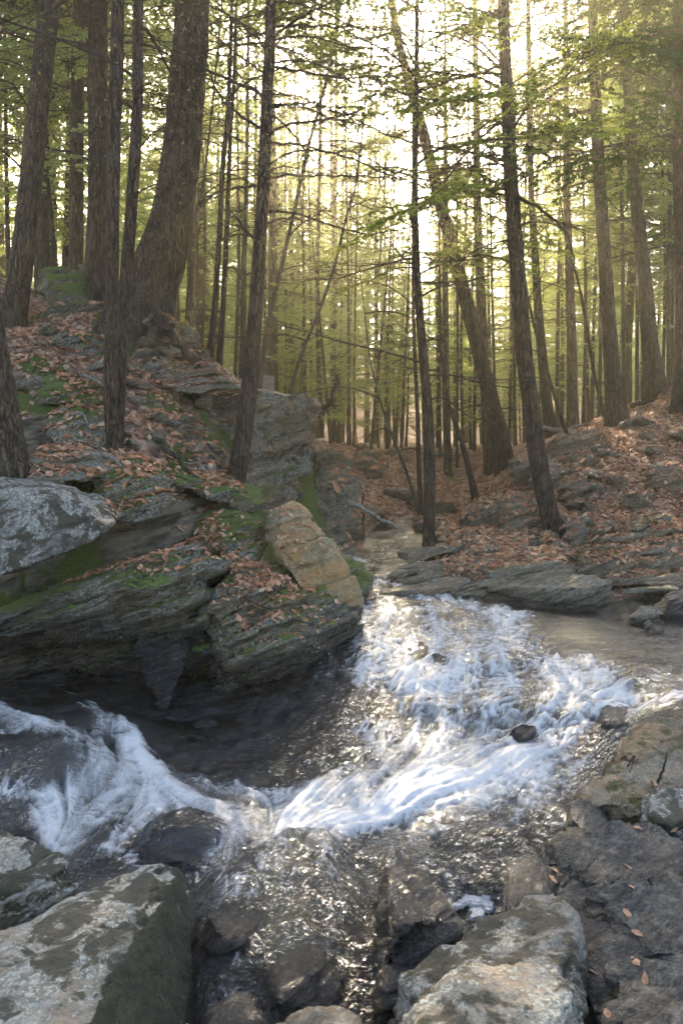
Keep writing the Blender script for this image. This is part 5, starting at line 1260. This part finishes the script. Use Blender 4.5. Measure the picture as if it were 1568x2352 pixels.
long_branch('dark trunk on the crest with crooked branches', 20.8, [[(1368, 180), (1290, 205), (1210, 260), (1150, 290)], [(1370, 250), (1300, 270), (1230, 320), (1185, 340)], [(1374, 300), (1310, 290), (1270, 265), (1225, 265)], [(1378, 370), (1290, 365), (1235, 352), (1190, 345)],
    [(1384, 395), (1320, 392), (1270, 415), (1240, 450)], [(1372, 140), (1300, 120), (1230, 90)], [(1366, 60), (1440, 30), (1500, -10)]], .055)

# ------------------------------------------------------------------ fallen wood, snag, shrub, twigs
def stick(name, label, pts, r, mat, cat='branch', forks=(), group=None, sides=7):
    P = [np.array(p, dtype=float) for p in pts]; o0 = P[0].copy(); acc = Acc()
    Q = smooth_path(P, 14) - o0; n = len(Q)
    tube(acc, Q + np.random.default_rng(len(label)).normal(0, r * .3, Q.shape), np.linspace(r, r * .45, n), sides)
    for (s, tip, rf) in forks:
        k = int(s * (n - 1)); tube(acc, smooth_path([Q[k], (Q[k] + np.array(tip) - o0) / 2 + (0, 0, r), np.array(tip) - o0], 6), np.linspace(rf, rf * .4, 6), 5)
    o = link(name, acc.mesh(name, M[mat])); o.location = o0; tag(o, label, cat, group); return o
stick('fallen_branch', 'pale bleached branch fallen across the gorge beside the dark cliff', [W(797, 1150, 14.4), W(850, 1178, 14.2), W(928, 1218, 14.0)], .05, 'dead_wood')
stick('broken_stem', 'thin upright broken stem standing in the gorge', [W(833, 1285, 17), W(834, 1200, 17), W(832, 1130, 17)], .035, 'bark_grey', 'dead tree')
stick('curved_snag', 'curved dark root snag hooked up from the cliff top', [W(700, 945, 15), W(735, 945, 15.3), W(758, 925, 15.3), W(770, 890, 15.3), W(774, 860, 15.3)], .075, 'bark', 'snag')
stick('fallen_log', 'long pinkish log lying on the far bank of the gorge', [W(815, 1050, 31), W(880, 1056, 31), W(960, 1055, 31), (W(1040, 1075, 31))], .22, 'dead_wood', 'log')
stick('fallen_log', 'dark log sloping down the far bank of the gorge', [W(880, 1070, 28), W(960, 1095, 27), W(1030, 1145, 26)], .16, 'bark_far', 'log')
stick('fallen_log', 'grey log leaning on the crest between the right hand trunks', [W(1225, 985, 22.5), W(1300, 985, 22.5), W(1360, 970, 22.5)], .07, 'dead_wood', 'log')
stick('bleached_stick', 'white stick lying on the mossy ledge left of the twin trunks', [W(190, 862, 11.3), W(215, 872, 11.2), W(240, 885, 11.1)], .03, 'dead_wood', 'stick')
stick('bleached_stick', 'curled strip of pale bark on the left mossy rock', [W(165, 952, 10.6), W(190, 950, 10.6), W(203, 975, 10.5)], .022, 'dead_wood', 'stick')
stick('bleached_stick', 'pale wood splinter at the foot of the twin trunks', [W(240, 1045, 10), W(262, 1055, 9.8), W(280, 1072, 9.7)], .03, 'dead_wood', 'stick')
stick('bleached_stick', 'straight pale stick on the front edge of the outcrop', [W(400, 1262, 8.9), W(425, 1257, 8.9), W(450, 1249, 8.9)], .02, 'dead_wood', 'stick')
stick('twig', 'long thin dark twig lying across the leaf drift', [W(560, 1385, 9.1) + (0, 0, .06), W(620, 1410, 9.1) + (0, 0, .05), W(700, 1440, 9.2) + (0, 0, .05), W(745, 1445, 9.4) + (0, 0, .05)], .010, 'twig', 'twig', [(.3, W(610, 1385, 9.2) + (0, 0, .1), .006)])
stick('twig', 'forked dead twig lying on the dark bedrock behind the ridged rock', [W(1290, 2040, 4.62), W(1320, 2015, 4.66) + (0, 0, .03), W(1345, 2000, 4.7), W(1362, 1972, 4.8)], .010, 'bark_grey', 'twig', [(.55, W(1350, 2048, 4.55), .006)])
stick('twig', 'short stub of dead twig on the sunlit brown ledge', [W(1510, 1800, 5.95), W(1525, 1770, 6.0) + (0, 0, .05), W(1530, 1745, 6.05) + (0, 0, .06)], .012, 'bark_grey', 'twig')
stick('twig', 'bent root twig on the upper brown rock at the right', [W(1440, 1760, 6.1), W(1455, 1745, 6.2) + (0, 0, .03), W(1445, 1775, 6.1)], .008, 'bark_grey', 'twig')
stick('exposed_root', 'long mossy root snaking down the left leafy slope', [W(330, 990, 11.6), W(370, 1020, 11.3), W(410, 1060, 11.0), W(450, 1100, 10.8)], .06, 'bark_grey', 'root')
stick('exposed_root', 'dark root crossing the bank right of the rapids edge trunk', [W(1450, 930, 21), W(1510, 915, 21.3), W(1568, 885, 21.5)], .07, 'bark', 'root')
stick('exposed_root', 'root of the great trunk gripping the crest rocks', [W(345, 700, 13.6), W(380, 760, 13.2), W(420, 800, 13.2), W(450, 850, 13.2)], .11, 'bark', 'root')
stick('exposed_root', 'root of the great trunk running down to the left', [W(315, 720, 13.6), W(290, 780, 13.0), (W(280, 850, 12.6))], .10, 'bark', 'root')
stick('exposed_root', 'mossy root of the dark leaning trunk at the left', [W(25, 760, 13.2), W(60, 800, 12.8), W(90, 860, 12.2)], .10, 'bark_grey', 'root')

# bright shrub
acc = Acc(); c = W(1030, 1140, 24)
for i in range(160):
    p = c + np.array((random.gauss(0, .33), random.gauss(0, .3), abs(random.gauss(.15, .22)))); put_leaf(acc, p, (0, 0, 1), .14)
V_, f_ = acc.arrays()
root = link('shrub', None); root.location = c; tag(root, 'small bright green shrub lit by the sun in the hollow behind', 'shrub')
me = mesh_np('leaves', V_ - c, f_, M['shrub_leaf'], False); o = link('leaves', me, root); o['kind'] = 'stuff'
acc = Acc()
for i in range(8): tube(acc, [np.zeros(3), np.array((random.gauss(0, .1), random.gauss(0, .1), .2)), np.array((random.gauss(0, .3), random.gauss(0, .25), .45))], [.012, .008, .004], 4)
o = link('stem', acc.mesh('stem', M['twig']), root); o['kind'] = 'stuff'

# foam patches floating in the foreground eddy
FP = [('round white foam patch at the upper end of the dark eddy', [(945, 1975, 26, 14), (965, 1990, 22, 13), (958, 1968, 20, 9)]), ('foam patch just below the round one beside the triangular rock', [(975, 2010, 16, 12), (985, 2025, 18, 10), (1000, 2020, 12, 7)]),
      ('small foam patch in the middle of the dark eddy', [(1040, 1985, 16, 8), (1048, 1993, 12, 7)]), ('narrow foam fleck at the right side of the eddy', [(1090, 2012, 14, 9), (1060, 1975, 10, 5)]),
      ('largest white foam patch at the lower end of the eddy', [(1100, 2045, 30, 16), (1050, 2060, 30, 12), (1105, 2075, 26, 16), (1095, 2098, 26, 13), (1075, 2060, 30, 12)]), ('thin foam strip along the edge of the triangular rock', [(1015, 2045, 18, 7), (1035, 2075, 14, 8)])]
for lab, cs in FP:
    acc = Acc(); first = None; rs = np.random.default_rng(len(lab))
    for (u, v, ru, rv) in cs:
        for q_ in range(6):
            a_, b_ = rs.normal(0, .4, 2); wl0 = float(water_rbf(*Wz(u, v, 0)[:2])); cz = Wz(u + a_ * ru, v + b_ * rv, wl0 + .022)
            if first is None: first = cz.copy()
            nth, nr = 40, 4; th = np.linspace(0, 2 * np.pi, nth, endpoint=False); r_ = ru * 4.9 / F * rs.uniform(.28, .62)
            wob = 1 + .5 * noise(np.c_[np.cos(th) * 1.6 + u + q_, np.sin(th) * 1.6 + v, th * 0]) + .25 * noise(np.c_[np.cos(th) * 4 + u, np.sin(th) * 4 + q_, th * 0]); Vv = [np.array((0, 0, .004))]
            for q in range(1, nr + 1):
                rr_ = q / nr; Vv += list(np.c_[np.cos(th) * r_ * rr_ * wob * 1.2, np.sin(th) * r_ * rr_ * wob, th * 0 + .004 * np.sqrt(np.maximum(0, 1 - rr_ ** 2)) - .02 * (rr_ > .99)])
            Tt = [(0, 1 + k, 1 + (k + 1) % nth) for k in range(nth)]; Qq = [(1 + q * nth + k, 1 + (q + 1) * nth + k, 1 + (q + 1) * nth + (k + 1) % nth, 1 + q * nth + (k + 1) % nth) for q in range(nr - 1) for k in range(nth)]
            acc.add(np.array(Vv) + cz - first, np.array(Qq), np.array(Tt))
    o = link('foam_patch', acc.mesh('foam_patch', M['foam'])); o.location = first; tag(o, lab, 'foam')

# single leaves lying on the foreground rocks
def litter_twigs(name, label, n, sampler):
    acc = Acc()
    for i in range(n):
        x, y = sampler(); hit = bvh.ray_cast(Vector((x, y, 12)), Vector((0, 0, -1)))
        if hit[0] is None or hit[1].z < .4 or hit[0].z < float(_wl(x, y)) + .07: continue
        a_ = random.uniform(0, 6.28); ln = random.uniform(.12, .6); d_ = np.array((math.cos(a_), math.sin(a_), 0)); nz_ = np.array(hit[1]); d_ = d_ - nz_ * (d_ @ nz_)
        P = np.array(hit[0]) + nz_ * .03 + d_ * ln * np.linspace(-.5, .5, 4)[:, None] + np.random.default_rng(i).normal(0, .03 * ln, (4, 3))
        tube(acc, P, np.linspace(1, .4, 4) * random.uniform(.004, .009), 4)
    o = link(name, acc.mesh(name, M['bark_grey'])); tag(o, label, kind='stuff')
litter_twigs('twig_litter', 'small dead twigs scattered over the right slope', 420, smp_right)
litter_twigs('twig_litter', 'small dead twigs scattered over the left slope', 260, smp_left)
def drop_on(u, v):
    d = Vector(W(u, v, 1)) - Vector((0, 0, H)); h = bvh.ray_cast(Vector((0, 0, H)), d.normalized()); return h
SL = [(1270, 2000, 'pinkish fallen leaf on the dark rock right of the foam'), (1268, 2022, 'curled fallen leaf just below the pinkish one on the dark rock'), (1440, 1993, 'small tan leaf on the striped bedrock'), (1450, 2040, 'orange leaf in a crack of the striped bedrock'),
      (1438, 2100, 'rust red leaf in the rill of the bedrock'), (1460, 2145, 'pale rounded leaf low on the bedrock'), (1360, 2235, 'large golden leaf right of the front boulder'), (1480, 2250, 'brown leaf near the lower right corner'), (1460, 2210, 'orange leaf above the brown corner leaf'),
      (1450, 1750, 'dry leaf on the sunlit brown rock'), (1415, 1790, 'pale pink leaf on the lower brown ledge'), (1500, 1800, 'upright dry leaf beside the twig stub'), (1465, 1905, 'small yellow leaf at the top of the bedrock'), (1545, 1905, 'tan leaf by the cracked grey rock'), (1395, 2360 - 30, 'tattered leaf at the bottom edge right')]
for u, v, lab in SL:
    h = drop_on(u, v)
    if h[0] is None: continue
    acc = Acc(); put_leaf(acc, (0, 0, 0), h[1], random.uniform(.06, .085)); o = link('fallen_leaf', acc.mesh('fallen_leaf', M['litter'], False)); o.location = h[0]; tag(o, lab, 'leaf')

# square stone post seen beyond the cliff top
p = W(614, 885, 26); bm = bmesh.new(); bmesh.ops.create_cube(bm, size=1); bmesh.ops.scale(bm, vec=(.42, .42, .8), verts=bm.verts); bmesh.ops.bevel(bm, geom=bm.edges[:], offset=.03, segments=2, affect='EDGES')
me = bpy.data.meshes.new('stone_post'); bm.to_mesh(me); bm.free(); me.materials.append(M['plinth']); o = link('stone_post', me); o.location = p + np.array((0, 0, -.1)); tag(o, 'pinkish square stone block standing beyond the cliff top', 'stone block')

# ------------------------------------------------------------------ forest haze
bm = bmesh.new(); bmesh.ops.create_cube(bm, size=1); me = bpy.data.meshes.new('haze'); bm.to_mesh(me); bm.free()
hz = link('haze', me); x0, x1, y0, y1, z0_, z1_ = -95, 95, -32, 140, -6, 44
hz.location = ((x0 + x1) / 2, (y0 + y1) / 2, (z0_ + z1_) / 2); hz.scale = (x1 - x0, y1 - y0, z1_ - z0_)
mh = bpy.data.materials.new('forest_haze'); mh.use_nodes = True; nt = mh.node_tree; nt.nodes.clear()
ou = nt.nodes.new('ShaderNodeOutputMaterial'); pv = nt.nodes.new('ShaderNodeVolumePrincipled')
pv.inputs['Color'].default_value = (1.0, 0.88, 0.62, 1); pv.inputs['Density'].default_value = .0025; pv.inputs['Anisotropy'].default_value = .78
nt.links.new(pv.outputs[0], ou.inputs['Volume']); me.materials.append(mh); tag(hz, 'thin warm haze hanging in the sunlit forest', kind='stuff')
